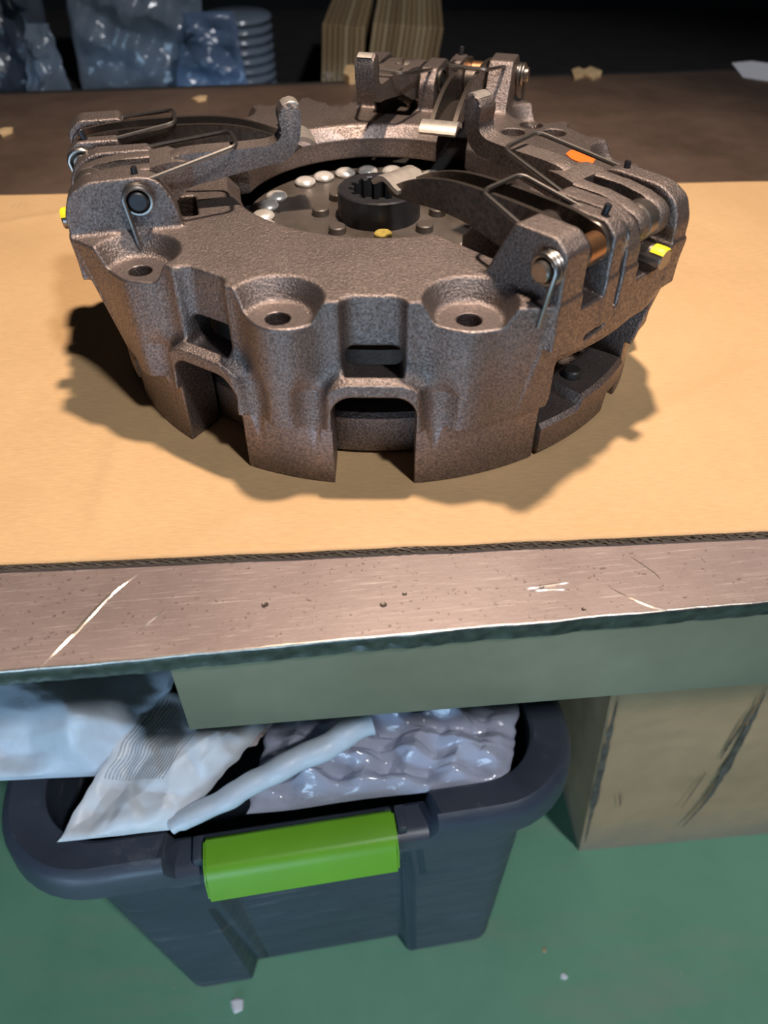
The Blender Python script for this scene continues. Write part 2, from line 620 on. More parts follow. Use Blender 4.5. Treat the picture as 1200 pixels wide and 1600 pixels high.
# apron: folded channel under the plate
def apron_piece():
    bm = bmesh.new()
    l, r_ = -0.1475, 0.95
    nl, nr_ = -0.2975, -0.3220
    z0, z1 = BZ - 0.0885, BZ - TH
    def yy(x, off): return nl + (nr_ - nl) * (x - l) / (r_ - l) + off
    prof = [(0.0, z1), (0.0, z0 + 0.004), (0.0012, z0 + 0.0012), (0.004, z0), (0.045, z0), (0.045, z0 + 0.004), (0.006, z0 + 0.004), (0.004, z0 + 0.006), (0.004, z1)]
    a = [bm.verts.new((l, yy(l, p[0]), p[1])) for p in prof]
    b = [bm.verts.new((r_, yy(r_, p[0]), p[1])) for p in prof]
    bm.faces.new(a); bm.faces.new(b[::-1])
    for i in range(len(prof)):
        j = (i + 1) % len(prof)
        bm.faces.new((a[i], b[i], b[j], a[j]))
    from_bm('apron', bm, M['apron'], bench, True, 30)
apron_piece()
bm = bmesh.new()
bm_box(bm, 0.83, 0.90, -0.26, -0.19, 0, BZ - TH, 0.004); from_bm('leg', bm, M['apron'], bench)
for (a, b_) in ((-0.90, 0.62), (0.83, 0.62), (-0.90, -0.26)):
    bm = bmesh.new(); bm_box(bm, a, a + 0.07, b_, b_ + 0.07, 0, BZ - TH, 0.004)
    from_bm('leg', bm, M['apron'], bench)
bm = bmesh.new(); bm_box(bm, -0.95, 0.95, N1, N1 + 0.02, BZ - 0.05, BZ - 0.001, 0.003)
from_bm('rear_rail', bm, M['shelf'], bench)

# ------------------------------------------------------------------ corrugated card sheet on the bench
FA, FB = Vector((-0.214, -0.262)), Vector((0.231, -0.235))
RA, RB = Vector((-0.407, 0.273)), Vector((0.429, 0.312))
fd = (FB - FA); rd = (RB - RA)
def front_at(x): return FA.y + fd.y * (x - FA.x) / fd.x
def rear_at(x): return RA.y + rd.y * (x - RA.x) / rd.x
SX0, SX1 = -0.62, 0.62
creases = []
for a, b_, h, wd in (((150, 840), (195, 640), 0.0014, 0.006), ((0, 350), (90, 335), 0.0016, 0.006), ((90, 340), (160, 300), 0.0012, 0.006),
                     ((0, 770), (150, 780), 0.0007, 0.004), ((300, 840), (420, 790), 0.0007, 0.006), ((345, 760), (420, 850), 0.0006, 0.004),
                     ((1000, 660), (1180, 570), 0.0010, 0.006), ((1060, 640), (1130, 760), 0.0008, 0.006), ((420, 800), (560, 770), 0.0006, 0.008)):
    p, q = px_on_z(*a, 0), px_on_z(*b_, 0)
    creases.append((Vector((p.x, p.y)), Vector((q.x, q.y)), h, wd))
def card_h(x, y):
    h = 0.0
    r = math.hypot(x, y)
    k = min(1, max(0, (r - 0.215) / 0.02))
    if k <= 0: return 0.0
    p = Vector((x, y))
    for a, b_, hh, wd in creases:
        d = b_ - a
        t = (p - a).dot(d) / d.length_squared
        tt = min(1, max(0, t))
        q = a + d * tt
        dist = (p - q).length
        side = 1.0 if (d.x * (p.y - a.y) - d.y * (p.x - a.x)) > 0 else 0.45
        h += 1.6 * hh * math.exp(-dist / wd * side) * (1 - 0.4 * abs(tt - 0.5))
    h += 0.0006 * noise.noise((x * 14, y * 14, 3))
    ed = min(1.0, (y - front_at(x)) / 0.03)
    return h * k * max(0, ed)
sheet = tag(empty('cardboard_sheet', (0, 0, BT)), 'tan double-wall corrugated cardboard sheet laid flat under the clutch', 'cardboard')
NX, NY = 230, 130
verts, faces = [], []
for j in range(NY + 1):
    for i in range(NX + 1):
        x = SX0 + (SX1 - SX0) * i / NX
        f_, b_ = front_at(x), rear_at(x)
        f_ += 0.0010 * noise.noise((x * 30, 1, 0))
        y = f_ + (b_ - f_) * j / NY
        verts.append((x, y, 0.006 + max(-0.0008, card_h(x, y))))
for j in range(NY):
    for i in range(NX):
        a = j * (NX + 1) + i
        faces.append((a, a + 1, a + NX + 2, a + NX + 1))
nv = len(verts)
for i in range(NX + 1):
    verts.append((verts[i][0], verts[i][1], verts[i][2] - 0.0006))
for i in range(NX):
    faces.append((i, nv + i, nv + i + 1, i + 1))
from_data('top_liner', verts, faces, M['kraft'], sheet)
def liner(name, z, inset):
    verts, faces = [], []
    n = 80
    for i in range(n + 1):
        x = SX0 + (SX1 - SX0) * i / n
        for (yy, zz) in ((front_at(x) + inset, z), (front_at(x) + inset, z + 0.0006), (rear_at(x) - inset, z + 0.0006), (rear_at(x) - inset, z)):
            verts.append((x, yy, zz))
    for i in range(n):
        for k in range(4):
            a = i * 4
            faces.append((a + k, a + (k + 1) % 4, a + 4 + (k + 1) % 4, a + 4 + k))
    from_data(name, verts, faces, M['flute'], sheet, False)
liner('middle_liner', 0.0030, 0.0006)
liner('bottom_liner', 0.0, 0.0002)
def flute(z0, z1, pitch, ph):
    verts, faces = [], []
    n = int((SX1 - SX0) / pitch * 8)
    for i in range(n + 1):
        x = SX0 + (SX1 - SX0) * i / n
        s = math.sin(2 * PI * x / pitch + ph + 0.8 * noise.noise((x * 9, ph, 0)))
        z = (z0 + z1) / 2 + (z1 - z0) / 2 * s
        f_ = front_at(x) + 0.0007 * noise.noise((x * 200, ph, 0))
        verts += [(x, f_, z - 0.0003), (x, f_, z + 0.0003), (x, rear_at(x), z + 0.0003), (x, rear_at(x), z - 0.0003)]
    for i in range(n):
        a = i * 4
        for k in range(4):
            faces.append((a + k, a + (k + 1) % 4, a + 4 + (k + 1) % 4, a + 4 + k))
    from_data('flute', verts, faces, M['flute'], sheet, True, 50)
flute(0.0007, 0.0029, 0.0082, 0.4)
flute(0.0037, 0.0053, 0.0064, 1.9)
# ================================================================== clutch assembly
ZT = 0.122                       # height of the cover's flat top above the card
STA = [R(-46.7 + 120 * k) for k in range(3)]
RHO = 0.205                      # milled outer face of each lever station
clutch = tag(empty('clutch_pressure_plate', (0, 0, 0)),
             'heavy cast iron dual clutch pressure plate with six release levers lying on the cardboard', 'clutch')


def smax(a, b, k):
    h = np.maximum(k - np.abs(a - b), 0.0) / k
    return np.maximum(a, b) + h * h * (k * 0.25)


def smin(a, b, k):
    return -smax(-a, -b, k)


def half(px, pz, qx, qz, X, Z):
    """signed distance to the line p->q in the (x, z) plane, positive on the left"""
    dx, dz = qx - px, qz - pz
    l = math.hypot(dx, dz)
    return ((X - px) * (-dz) + (Z - pz) * dx) / l


def build_cover():
    N = 500
    dr = 0.0008
    rs = np.arange(0.090, 0.2165, dr, dtype=np.float32)
    zs = np.arange(-0.1245, 0.0385, dr, dtype=np.float32)
    ph = (np.radians(-60.0) + np.arange(N) * np.radians(120.0) / N).astype(np.float32)
    Ph = ph[:, None, None]
    r = rs[None, :, None]
    z = zs[None, None, :]
    rho = r * np.cos(Ph)
    t = r * np.sin(Ph)
    at = np.abs(t)
    aph = np.abs(Ph)

    # --- plan outline (independent of z): thin wall, boss posts, broad ends beside the stations
    plan = np.broadcast_to(r - 0.1875, (N, len(rs), 1)).copy()
    for p in (28, -28, 60, -60):
        d = np.sqrt((rho - 0.1790 * math.cos(R(p))) ** 2 + (t - 0.1790 * math.sin(R(p))) ** 2) - 0.0215
        plan = smin(plan, d, 0.009)
    block = smax(rho - RHO, at - 0.0630, 0.0008)
    block = np.maximum(block, 0.15 - rho)
    # broad cheeks either side of a station: planar at the top, drafted to a cylinder at the band
    s_ = np.clip(-z / 0.079, 0, 1)
    facet = (1 - s_) * np.maximum(0.752 * rho + 0.659 * at - 0.1957, rho - RHO) + s_ * (r - 0.1980)
    facet = smax(facet, (aph - R(29.0)) * 0.2, 0.005)
    draft = r - (0.2150 - 0.0170 * s_)
    block = np.maximum(block, draft)
    bays = []
    for p in (44, -44):
        u = r * np.sin(Ph - R(p)); v = r * np.cos(Ph - R(p))
        bays.append((u, v))
    # --- body
    body = smax(smin(plan, facet, 0.008), z, 0.0022)
    # bays above the arches
    for u, v in bays:
        flare = 0.0150 + 0.46 * np.maximum(v - 0.179, 0) + 0.0 * z
        cut = smax(smax(np.abs(u) - flare, 0.1792 - v, 0.006), -0.0475 - z, 0.006)
        body = smax(body, -cut, 0.0025)
        # arch hood
        dz_ = z - (-0.0465 - 0.020); du = np.abs(u) - (0.0325 - 0.020)
        hood = np.sqrt(np.maximum(du, 0) ** 2 + np.maximum(dz_, 0) ** 2) + np.minimum(np.maximum(du, dz_), 0) - 0.020
        hood = smax(hood, v - 0.1962, 0.001)
        hood = np.maximum(hood, 0.16 - v)
        body = smin(body, hood, 0.010)
    # station block
    body = smin(body, smax(block, z - 0.0, 0.001), 0.0012)
    # spot-faced bolt pockets and bolt holes
    for p in (28, -28, 60, -60):
        q = np.sqrt((rho - 0.1890 * math.cos(R(p))) ** 2 + (t - 0.1890 * math.sin(R(p))) ** 2)
        cone = smax((q - (0.0192 + 0.55 * (z + 0.0125))) * 0.88, -(z + 0.0125), 0.0022)
        body = smax(body, -cone, 0.0014)
        body = np.maximum(body, -np.maximum(q - 0.0070, -0.055 - z))
    # hollow inside, central opening with a chamfer
    body = smax(body, -smax(r - 0.1660, z + 0.0240, 0.006), 0.004)
    body = smax(body, -(r - (0.0985 + 0.85 * np.maximum(z + 0.0090, 0))), 0.002)
    # arches and windows
    for u, v in bays:
        dz_ = z - (-0.0546 - 0.013); du = np.abs(u) - (0.0248 - 0.013)
        op = np.sqrt(np.maximum(du, 0) ** 2 + np.maximum(dz_, 0) ** 2) + np.minimum(np.maximum(du, dz_), 0) - 0.013
        op = np.maximum(op, 0.14 - v)
        body = smax(body, -op, 0.0015)
        wn = smax(np.abs(u) - 0.0165, np.abs(z + 0.0408) - 0.0098, 0.006)
        wn = np.maximum(wn, np.maximum(0.14 - v, v - 0.1885))
        body = smax(body, -wn, 0.002)
    # casting draft, valleys beside the arch hoods, machined locating band
    for u, v in bays:
        for s in (-1, 1):
            rg = np.clip(np.minimum(0.0040 + (z + 0.110) * 0.16, (-0.030 - z) * 0.42), 0.0, 0.0105)
            g = np.sqrt((u - s * 0.0372) ** 2 + (v - 0.1985) ** 2) - rg
            g = smax(g, np.maximum(z + 0.032, -(z + 0.1095)), 0.004)
            body = smax(body, -g, 0.004)
    body = np.maximum(body, -np.maximum(0.1940 - r, z + 0.0790))
    # --- lever lugs
    k0 = int(np.searchsorted(zs, -0.028))
    Z = z[:, :, k0:]
    sub = body[:, :, k0:]
    def lug(poly, t0, t1, taper=0.0, k=0.0022):
        d = None
        n = len(poly)
        for i in range(n):
            p, q = poly[i], poly[(i + 1) % n]
            if p == 'skip' or q == 'skip': continue
            h = half(p[0], p[1], q[0], q[1], rho, Z)
            d = h if d is None else smax(d, h, k)
        tt = t + taper * (rho - 0.18)
        d = smax(d, np.maximum(t0 - tt, t - t1), 0.0012)
        return d
    lugs = [lug([(0.147, -0.010), (0.170, 0.0345), (0.197, 0.0345), (RHO, 0.028), (RHO, -0.030), (0.15, -0.030)], -0.0625, -0.0425),
            lug([(0.168, -0.010), (0.171, 0.0315), (0.197, 0.0315), (RHO, 0.0245), (RHO, -0.030), (0.168, -0.030)], -0.0195, -0.0085),
            lug([(0.141, -0.012), (0.1435, 0.020), (0.152, 0.0300), (0.186, 0.0300), (0.199, 0.0235), (RHO, 0.012), (RHO, -0.030), (0.141, -0.030)], -0.0035, 0.0100),
            lug([(0.137, -0.012), (0.1395, 0.013), (0.147, 0.0275), (0.156, 0.0315), (0.189, 0.0305), (0.200, 0.0245), (RHO, 0.013), (RHO, -0.030), (0.137, -0.030)], 0.0465, 0.0610)]
    # slots between the lugs, and the clearance openings below the levers
    def boxcut(a0, a1, t0, t1, zlo, k=0.003):
        return smax(smax(np.maximum(a0 - rho, rho - a1), np.maximum(t0 - t, t - t1), k), zlo - Z, k)
    for c in (boxcut(0.150, 0.30, -0.0425, -0.0195, -0.0088), boxcut(0.150, 0.30, -0.0085, -0.0035, -0.020, 0.002),
              boxcut(0.160, 0.30, 0.0110, 0.0455, -0.010)):
        sub = smax(sub, -c, 0.0012)
    for l in lugs:
        sub = smin(sub, l, 0.0028)
    for c in (boxcut(0.050, 0.158, -0.0435, -0.0185, -0.10), boxcut(0.128, 0.170, 0.0125, 0.0450, -0.10)):
        sub = smax(sub, -c, 0.0012)
    body[:, :, k0:] = sub
    # lower window in each station, turned lip above it
    wnd = smax(smax(np.maximum(-0.0405 - t, t - 0.0565), z + 0.0465, 0.004), 0.10 - rho, 0.004)
    body = smax(body, -wnd, 0.0015)
    lip = np.maximum(np.maximum(0.1995 - r, z + 0.0370), at - 0.0520)
    body = np.maximum(body, -lip)
    slit = np.sqrt(np.maximum(np.abs(t + 0.022) - 0.008, 0) ** 2 + (z + 0.0300 - 0.10 * (t + 0.022)) ** 2) - 0.0016
    body = np.maximum(body, -np.maximum(slit, 0.190 - rho))
    # shallow facing under the wire tail beside lug A, casting draft groove
    body = np.maximum(body, -0.122 - z)
    body = body.astype(np.float32)

    full = np.concatenate([body, body, body], axis=0)
    NF = 3 * N
    # balance-drilled holes (not symmetric)
    phf = (STA[0] + np.radians(-60.0) + np.arange(NF) * np.radians(120.0) / N)
    kz = int(np.searchsorted(zs, -0.016))
    for (rr, a, rad) in ((0.1352, 39.1, 0.0092), (0.1590, 40.2, 0.0092), (0.1600, 31.4, 0.0092), (0.1634, 102.8, 0.0092), (0.150, 146, 0.008)):
        dxy = np.sqrt(r[0] ** 2 + rr ** 2 - 2 * r[0] * rr * np.cos(phf[:, None] - R(a)).reshape(NF, 1)) if False else \
            np.sqrt(rs[None, :] ** 2 + rr ** 2 - 2 * rs[None, :] * rr * np.cos(phf[:, None] - R(a)))
        d = np.maximum((dxy - rad)[:, :, None], (-0.011 - zs[kz:])[None, None, :])
        full[:, :, kz:] = np.maximum(full[:, :, kz:], -d)

    # --- surface nets, periodic in phi
    S = full < 0
    S2 = np.concatenate([S, S[:1]], axis=0)
    a = S2[:-1, :-1, :-1].astype(np.uint8)
    cnt = np.zeros_like(a)
    for di in (0, 1):
        for dj in (0, 1):
            for dk in (0, 1):
                cnt += S2[di:NF + di, dj:S2.shape[1] - 1 + dj, dk:S2.shape[2] - 1 + dk]
    act = (cnt > 0) & (cnt < 8)
    I, J, K = np.nonzero(act)
    idx = np.full(act.shape, -1, dtype=np.int32)
    idx[I, J, K] = np.arange(len(I))
    corner = {}
    for di in (0, 1):
        for dj in (0, 1):
            for dk in (0, 1):
                corner[(di, dj, dk)] = full[(I + di) % NF, J + dj, K + dk]
    acc = np.zeros((len(I), 3)); num = np.zeros(len(I))
    keys = list(corner)
    for c0 in keys:
        for ax in range(3):
            if c0[ax] == 1: continue
            c1 = list(c0); c1[ax] = 1; c1 = tuple(c1)
            f0, f1 = corner[c0], corner[c1]
            m = (f0 < 0) != (f1 < 0)
            tt = np.where(m, f0 / np.where(m, f0 - f1, 1), 0)
            for b in range(3):
                acc[:, b] += np.where(m, (tt if b == ax else c0[b]), 0)
            num += m
    acc /= num[:, None]
    gi = I + acc[:, 0]; gj = J + acc[:, 1]; gk = K + acc[:, 2]
    phi = STA[0] + R(-60) + gi * R(120.0) / N
    rr = rs[0] + gj * dr
    zz = zs[0] + gk * dr
    V = np.stack([rr * np.cos(phi), rr * np.sin(phi), zz + ZT], axis=1)
    quads = []
    def add(flip_mask, q):
        q = np.where(flip_mask[:, None], q[:, ::-1], q)
        quads.append(q)
    # edges along phi
    A = S2[:-1] != S2[1:]
    i, j, k = np.nonzero(A[:, 1:-1, 1:-1]); j += 1; k += 1
    add(~S2[i, j, k], np.stack([idx[i, j - 1, k - 1], idx[i, j, k - 1], idx[i, j, k], idx[i, j - 1, k]], 1))
    A = S[:, :-1] != S[:, 1:]
    i, j, k = np.nonzero(A[:, :, 1:-1]); k += 1
    add(S[i, j, k], np.stack([idx[i - 1, j, k - 1], idx[i, j, k - 1], idx[i, j, k], idx[i - 1, j, k]], 1))
    A = S[:, :, :-1] != S[:, :, 1:]
    i, j, k = np.nonzero(A[:, 1:-1, :]); j += 1
    add(~S[i, j, k], np.stack([idx[i - 1, j - 1, k], idx[i, j - 1, k], idx[i, j, k], idx[i - 1, j, k]], 1))
    Q = np.concatenate(quads)
    Q = Q[(Q >= 0).all(axis=1)]
    me = bpy.data.meshes.new('cover')
    nq = len(Q)
    me.vertices.add(len(V)); me.vertices.foreach_set('co', V.astype(np.float32).ravel())
    me.loops.add(nq * 4); me.loops.foreach_set('vertex_index', Q.astype(np.int32).ravel())
    me.polygons.add(nq)
    me.polygons.foreach_set('loop_start', np.arange(0, nq * 4, 4, dtype=np.int32))
    # machined areas
    cen = V[Q].mean(axis=1)
    cr = np.hypot(cen[:, 0], cen[:, 1]); ca = np.arctan2(cen[:, 1], cen[:, 0]) - STA[0]
    ca = (ca + R(60)) % R(120) - R(60)
    cz = cen[:, 2] - ZT
    crho = cr * np.cos(ca); ct = cr * np.sin(ca)
    mach = (cz < -0.0796) & (cr > 0.1928)
    for p in (28, -28, 60, -60):
        q = np.hypot(crho - 0.189 * math.cos(R(p)), ct - 0.189 * math.sin(R(p)))
        mach |= (q < 0.0168) & (np.abs(cz + 0.0125) < 0.0013)
    mach |= (crho > RHO - 0.0012) & (np.abs(ct) < 0.0605)
    mach |= (cr < 0.1065) & (cz > -0.011) & (cz < -0.0008)
    me.materials.append(M['cast']); me.materials.append(M['machined'])
    me.polygons.foreach_set('material_index', mach.astype(np.int32))
    me.update(calc_edges=True)
    me.validate()
    print('cover quads', nq)
    return link_mesh('cover', me, None, clutch, True)


cover = build_cover()


def station_copies(part):
    """put a part (with its sub-parts) at the first station, copies at the other two"""
    out = [part]
    part.parent = clutch
    for a in STA[1:]:
        c = copy_tree(part, clutch)
        out.append(c)
    for o, a in zip(out, STA):
        o.location = (0, 0, ZT)
        o.rotation_euler = (0, 0, a)
    return out


AX_T = Matrix.Rotation(R(-90), 4, 'X')      # lathe axis z -> +y (tangential)


def pin_bm(rho_, z_, t0, t1, rad, cham=0.0008, seg=24):
    bm = bmesh.new()
    L = t1 - t0
    bm_lathe(bm, [(0, 0), (rad - cham, 0), (rad, cham), (rad, L - cham), (rad - cham, L), (0, L)], seg,
             Matrix.Translation((rho_, t0, z_)) @ AX_T)
    return bm


def arc2(c, rad, a0, a1, n):
    return [(c[0] + rad * math.cos(a0 + (a1 - a0) * i / n), c[1] + rad * math.sin(a0 + (a1 - a0) * i / n)) for i in range(n + 1)]


# ---- forged lever with a hooked nose
top = [(0.0625, 0.0580), (0.0665, 0.0572), (0.0700, 0.0535), (0.0708, 0.0490), (0.0700, 0.0445), (0.0700, 0.0410), (0.0722, 0.0375), (0.0760, 0.0355), (0.0830, 0.0346),
       (0.1000, 0.0342), (0.1180, 0.0342), (0.1350, 0.0334)]
botm = [(0.1450, 0.0080), (0.1300, 0.0138), (0.1100, 0.0176), (0.0950, 0.0205), (0.0820, 0.0228), (0.0720, 0.0240), (0.0650, 0.0275), (0.0600, 0.0340), (0.0578, 0.0420), (0.0572, 0.0500), (0.0580, 0.0555)]
prof = [(v.x, v.y) for v in catmull([Vector((a, b, 0)) for a, b in top], 4)] + [(0.145, 0.0300)] + \
       [(v.x, v.y) for v in catmull([Vector((a, b, 0)) for a, b in botm], 4)]
prof = [p for i, p in enumerate(prof) if i == 0 or math.hypot(p[0] - prof[i - 1][0], p[1] - prof[i - 1][1]) > 1e-4]
bm = bmesh.new()
bm_prism(bm, prof, 0.0210, 0.0355, 0.0016, 2)
# widening shoulder
sh0 = [(0.128, 0.0145), (0.1285, 0.0325)]
def shoulder(bm):
    a = [(0.126, 0.0216, 0.0175), (0.126, 0.0349, 0.0175), (0.126, 0.0349, 0.0290), (0.126, 0.0216, 0.0290)]
    b = [(0.140, 0.0135, 0.0085), (0.140, 0.0430, 0.0085), (0.140, 0.0430, 0.0322), (0.140, 0.0135, 0.0322)]
    c = [(0.152, 0.0125, 0.0060), (0.152, 0.0440, 0.0060), (0.152, 0.0440, 0.0305), (0.152, 0.0125, 0.0305)]
    rings = [[bm.verts.new(p) for p in q] for q in (a, b, c)]
    for p, q in zip(rings[:-1], rings[1:]):
        for k in range(4):
            bm.faces.new((p[k], p[(k + 1) % 4], q[(k + 1) % 4], q[k]))
    bm.faces.new(rings[0][::-1]); bm.faces.new(rings[-1])
shoulder(bm)
cheek = [(0.150, 0.0305), (0.170, 0.0295), (0.1850, 0.0275)] + arc2((0.1900, 0.0150), 0.0110, R(75), R(-75), 8) + [(0.180, 0.0010), (0.163, 0.0040), (0.150, 0.0060)]
bm_prism(bm, cheek, 0.0125, 0.0230, 0.0012, 2)
bm_prism(bm, cheek, 0.0340, 0.0440, 0.0012, 2)
lever = from_bm('forged_lever', bm, M['lever'], None, True, 40)
lever['label'] = 'forged release lever with hooked nose'
bm = bmesh.new()     # polished crown of the hook
bm_prism(bm, [(0.0575, 0.0565), (0.0595, 0.0582), (0.0625, 0.0588), (0.0660, 0.0580), (0.0680, 0.0566), (0.0655, 0.0550), (0.0600, 0.0548)], 0.0225, 0.0340, 0.0004, 1)
from_bm('worn_crown', bm, M['bright'], lever, True, 40)
from_bm('pivot_pin', pin_bm(0.1612, 0.0195, -0.0070, 0.0680, 0.0056), M['darkpin'], lever)
bm = pin_bm(0.1880, 0.0150, 0.0115, 0.0455, 0.0058); from_bm('fork_pin', bm, M['pin'], lever)
bm = bmesh.new()     # eye of the adjusting stud sitting in the fork
bm_lathe(bm, [(0.0058, 0.0), (0.0105, 0.0), (0.0115, 0.001), (0.0115, 0.0095), (0.0105, 0.0105), (0.0058, 0.0105)], 28, Matrix.Translation((0.1890, 0.0233, 0.0150)) @ AX_T)
bm_lathe(bm, [(0.0, 0.0), (0.0052, 0.0), (0.0052, 0.03), (0.0, 0.03)], 16, Matrix.Translation((0.1880, 0.0285, -0.0230)))
from_bm('adjusting_eye', bm, M['pin'], lever)
bm = bmesh.new()
AX_R = Matrix.Rotation(R(90), 4, 'Y')
bm_lathe(bm, [(0.0, 0.0), (0.0062, 0.0), (0.0062, 0.030), (0.0055, 0.0308), (0.0, 0.0308)], 20, Matrix.Translation((0.1810, 0.0290, -0.0010)) @ AX_R)
scr = from_bm('adjusting_screw', bm, M['pin'], lever)
bm = bmesh.new()     # dab of yellow paint on the upper side of the screw end
seg = 10
ring0 = []
for (xx, rad) in ((0.2035, 0.0066), (0.2075, 0.0067), (0.2108, 0.0066), (0.2121, 0.0058)):
    ring0.append([bm.verts.new((xx, 0.0290 + rad * math.cos(R(25 + 120 * k / seg)), -0.0010 + rad * math.sin(R(25 + 120 * k / seg)))) for k in range(seg + 1)])
for a_, b_ in zip(ring0[:-1], ring0[1:]):
    for k in range(seg):
        bm.faces.new((a_[k], a_[k + 1], b_[k + 1], b_[k]))
dab = from_bm('paint_dab', bm, M['yellow'], lever)
dab['label'] = 'yellow paint mark'
bm = bmesh.new()
bm_tube(bm, [(0.1605, 0.0540, 0.026), (0.1605, 0.0540, 0.0345), (0.1606, 0.0541, 0.0352)], [0.0020, 0.0020, 0.0017], 14)
from_bm('roll_pin', bm, M['darkpin'], lever)


def spring_path(c, tc, side, rad, turns, ang_end, arm, tail):
    """coil about the axis through c=(rho,z); starts at the tail, ends at ang_end, then follows arm points"""
    n = int(turns * 20)
    pts = [Vector(p) for p in tail]
    for i in range(n + 1):
        a = ang_end - side[1] * 2 * PI * turns * (1 - i / n)
        pts.append(Vector((c[0] + rad * math.cos(a), tc + side[0] * 0.0027 * (i / 20), c[1] + rad * math.sin(a))))
    pts += [Vector(p) for p in arm]
    return pts


def fillet(pts, rad, n=5):
    out = [Vector(pts[0])]
    for i in range(1, len(pts) - 1):
        p0, p1, p2 = Vector(pts[i - 1]), Vector(pts[i]), Vector(pts[i + 1])
        a = p1 + (p0 - p1).normalized() * min(rad, (p0 - p1).length * 0.45)
        b = p1 + (p2 - p1).normalized() * min(rad, (p2 - p1).length * 0.45)
        for k in range(n + 1):
            t = k / n
            out.append(a * (1 - t) ** 2 + p1 * 2 * t * (1 - t) + b * t * t)
    out.append(Vector(pts[-1]))
    return out


def double_spring(c, t_near, t_far, bend, zb, rad, tail_near, tail_far, mid_near=None, mid_far=None):
    n1 = spring_path(c, t_near, (1 if t_near < t_far else -1, 1), rad, 2.25, R(100), [], tail_near)
    n2 = spring_path(c, t_far, (-1 if t_near < t_far else 1, 1), rad, 2.25, R(100), [], tail_far)
    e1, e2 = n1[-1], n2[-1]
    mids = [mid_near or (bend, e1.y, zb)]
    core = fillet([e1] + [Vector(mids[0]), Vector(mid_far or (bend, e2.y, zb))] + [e2], 0.006)
    return n1[:-1] + core + n2[::-1][1:]


bm = bmesh.new()
path = double_spring((0.1612, 0.0195), 0.0665, -0.0062, 0.0990, 0.0455, 0.0080,
                     [(0.1655, 0.0668, -0.012), (0.1668, 0.0666, 0.002)], [(0.1655, -0.0062, -0.010), (0.1668, -0.0062, 0.002)],
                     (0.0985, 0.0450, 0.0392), (0.1000, 0.0110, 0.0375))
bm_tube(bm, path, 0.00145, 8)
from_bm('torsion_spring', bm, M['wire'], lever)
station_copies(lever)

# ---- stamped channel lever
topw = [(0.0500, 0.0135), (0.0580, 0.0175), (0.0680, 0.0225), (0.0800, 0.0270), (0.0930, 0.0305), (0.1120, 0.0330), (0.1450, 0.0338), (0.1750, 0.0330), (0.1900, 0.0310)]
endw = arc2((0.1925, 0.0195), 0.0115, R(80), R(-85), 8)
botw = [(0.1850, 0.0000), (0.1650, 0.0020), (0.1400, 0.0080), (0.1150, 0.0125), (0.0925, 0.0128), (0.0720, 0.0110), (0.0560, 0.0100)]
prof = [(v.x, v.y) for v in catmull([Vector((a, b, 0)) for a, b in topw], 4)] + endw + [(v.x, v.y) for v in catmull([Vector((a, b, 0)) for a, b in botw], 4)]
bm = bmesh.new()
TL0, TL1 = -0.0412, -0.0208
bm_prism(bm, prof, TL0, TL0 + 0.0032, 0.0006, 1)
bm_prism(bm, prof, TL1 - 0.0032, TL1, 0.0006, 1)
fl = [(v.x, v.y) for v in catmull([Vector((a, b, 0)) for a, b in botw], 4)]
floor_prof = [(a, b + 0.0003) for a, b in fl] + [(a, b + 0.0033) for a, b in fl[::-1]]
bm_prism(bm, floor_prof, TL0 + 0.001, TL1 - 0.001)
lip = arc2((0.1925, 0.0195), 0.0114, R(-85), R(-45), 5)
bm_prism(bm, lip + [(p[0] * 0.985 + 0.0025, p[1] + 0.003) for p in lip[::-1]], TL0 + 0.001, TL1 - 0.001)
slever = from_bm('stamped_lever', bm, M['stamped'], None, True, 40)
slever['label'] = 'pressed steel channel release lever'
# rolled bright nose
nose = [(0.0650, 0.0165), (0.0610, 0.0178), (0.0565, 0.0202), (0.0515, 0.0216), (0.0465, 0.0208), (0.0425, 0.0186), (0.0400, 0.0162)]
no = [(v.x, v.y) for v in catmull([Vector((a, b, 0)) for a, b in nose], 4)]
ni = []
for i, p in enumerate(no):
    a = no[max(i - 1, 0)]; b = no[min(i + 1, len(no) - 1)]
    dx, dz = b[0] - a[0], b[1] - a[1]
    l = math.hypot(dx, dz)
    ni.append((p[0] - dz / l * -0.0030 * -1, p[1] + dx / l * 0.0030))
bm = bmesh.new()
bm_prism(bm, no + ni[::-1], -0.0445, -0.0175, 0.0007, 2)
nz = from_bm('nose_pad', bm, M['bright'], slever, True, 40)
nz['label'] = 'bright worn nose pad'
from_bm('pivot_pin', pin_bm(0.1962, 0.0195, -0.0725, -0.0050, 0.0056), M['pin'], slever)
bm = bmesh.new()
bm_lathe(bm, [(0.0056, 0), (0.0074, 0), (0.0074, 0.0135), (0.0056, 0.0135)], 24, Matrix.Translation((0.1962, -0.0378, 0.0195)) @ AX_T)
bush = from_bm('bushing', bm, M['copper'], slever)
bush['label'] = 'bronze bushing'
bm = bmesh.new()
bm_lathe(bm, [(0.0, 0), (0.0090, 0), (0.0098, 0.0008), (0.0098, 0.0127), (0.0090, 0.0135), (0.0, 0.0135)], 26, Matrix.Translation((0.1660, -0.0378, 0.0195)) @ AX_T)
from_bm('roller', bm, M['stamped'], slever)
bm = bmesh.new()
bm_lathe(bm, [(0.0058, 0), (0.0085, 0), (0.0085, 0.0010), (0.0058, 0.0010)], 24, Matrix.Translation((0.1962, -0.0640, 0.0195)) @ AX_T)
from_bm('washer', bm, M['wire'], slever)
bm = bmesh.new()
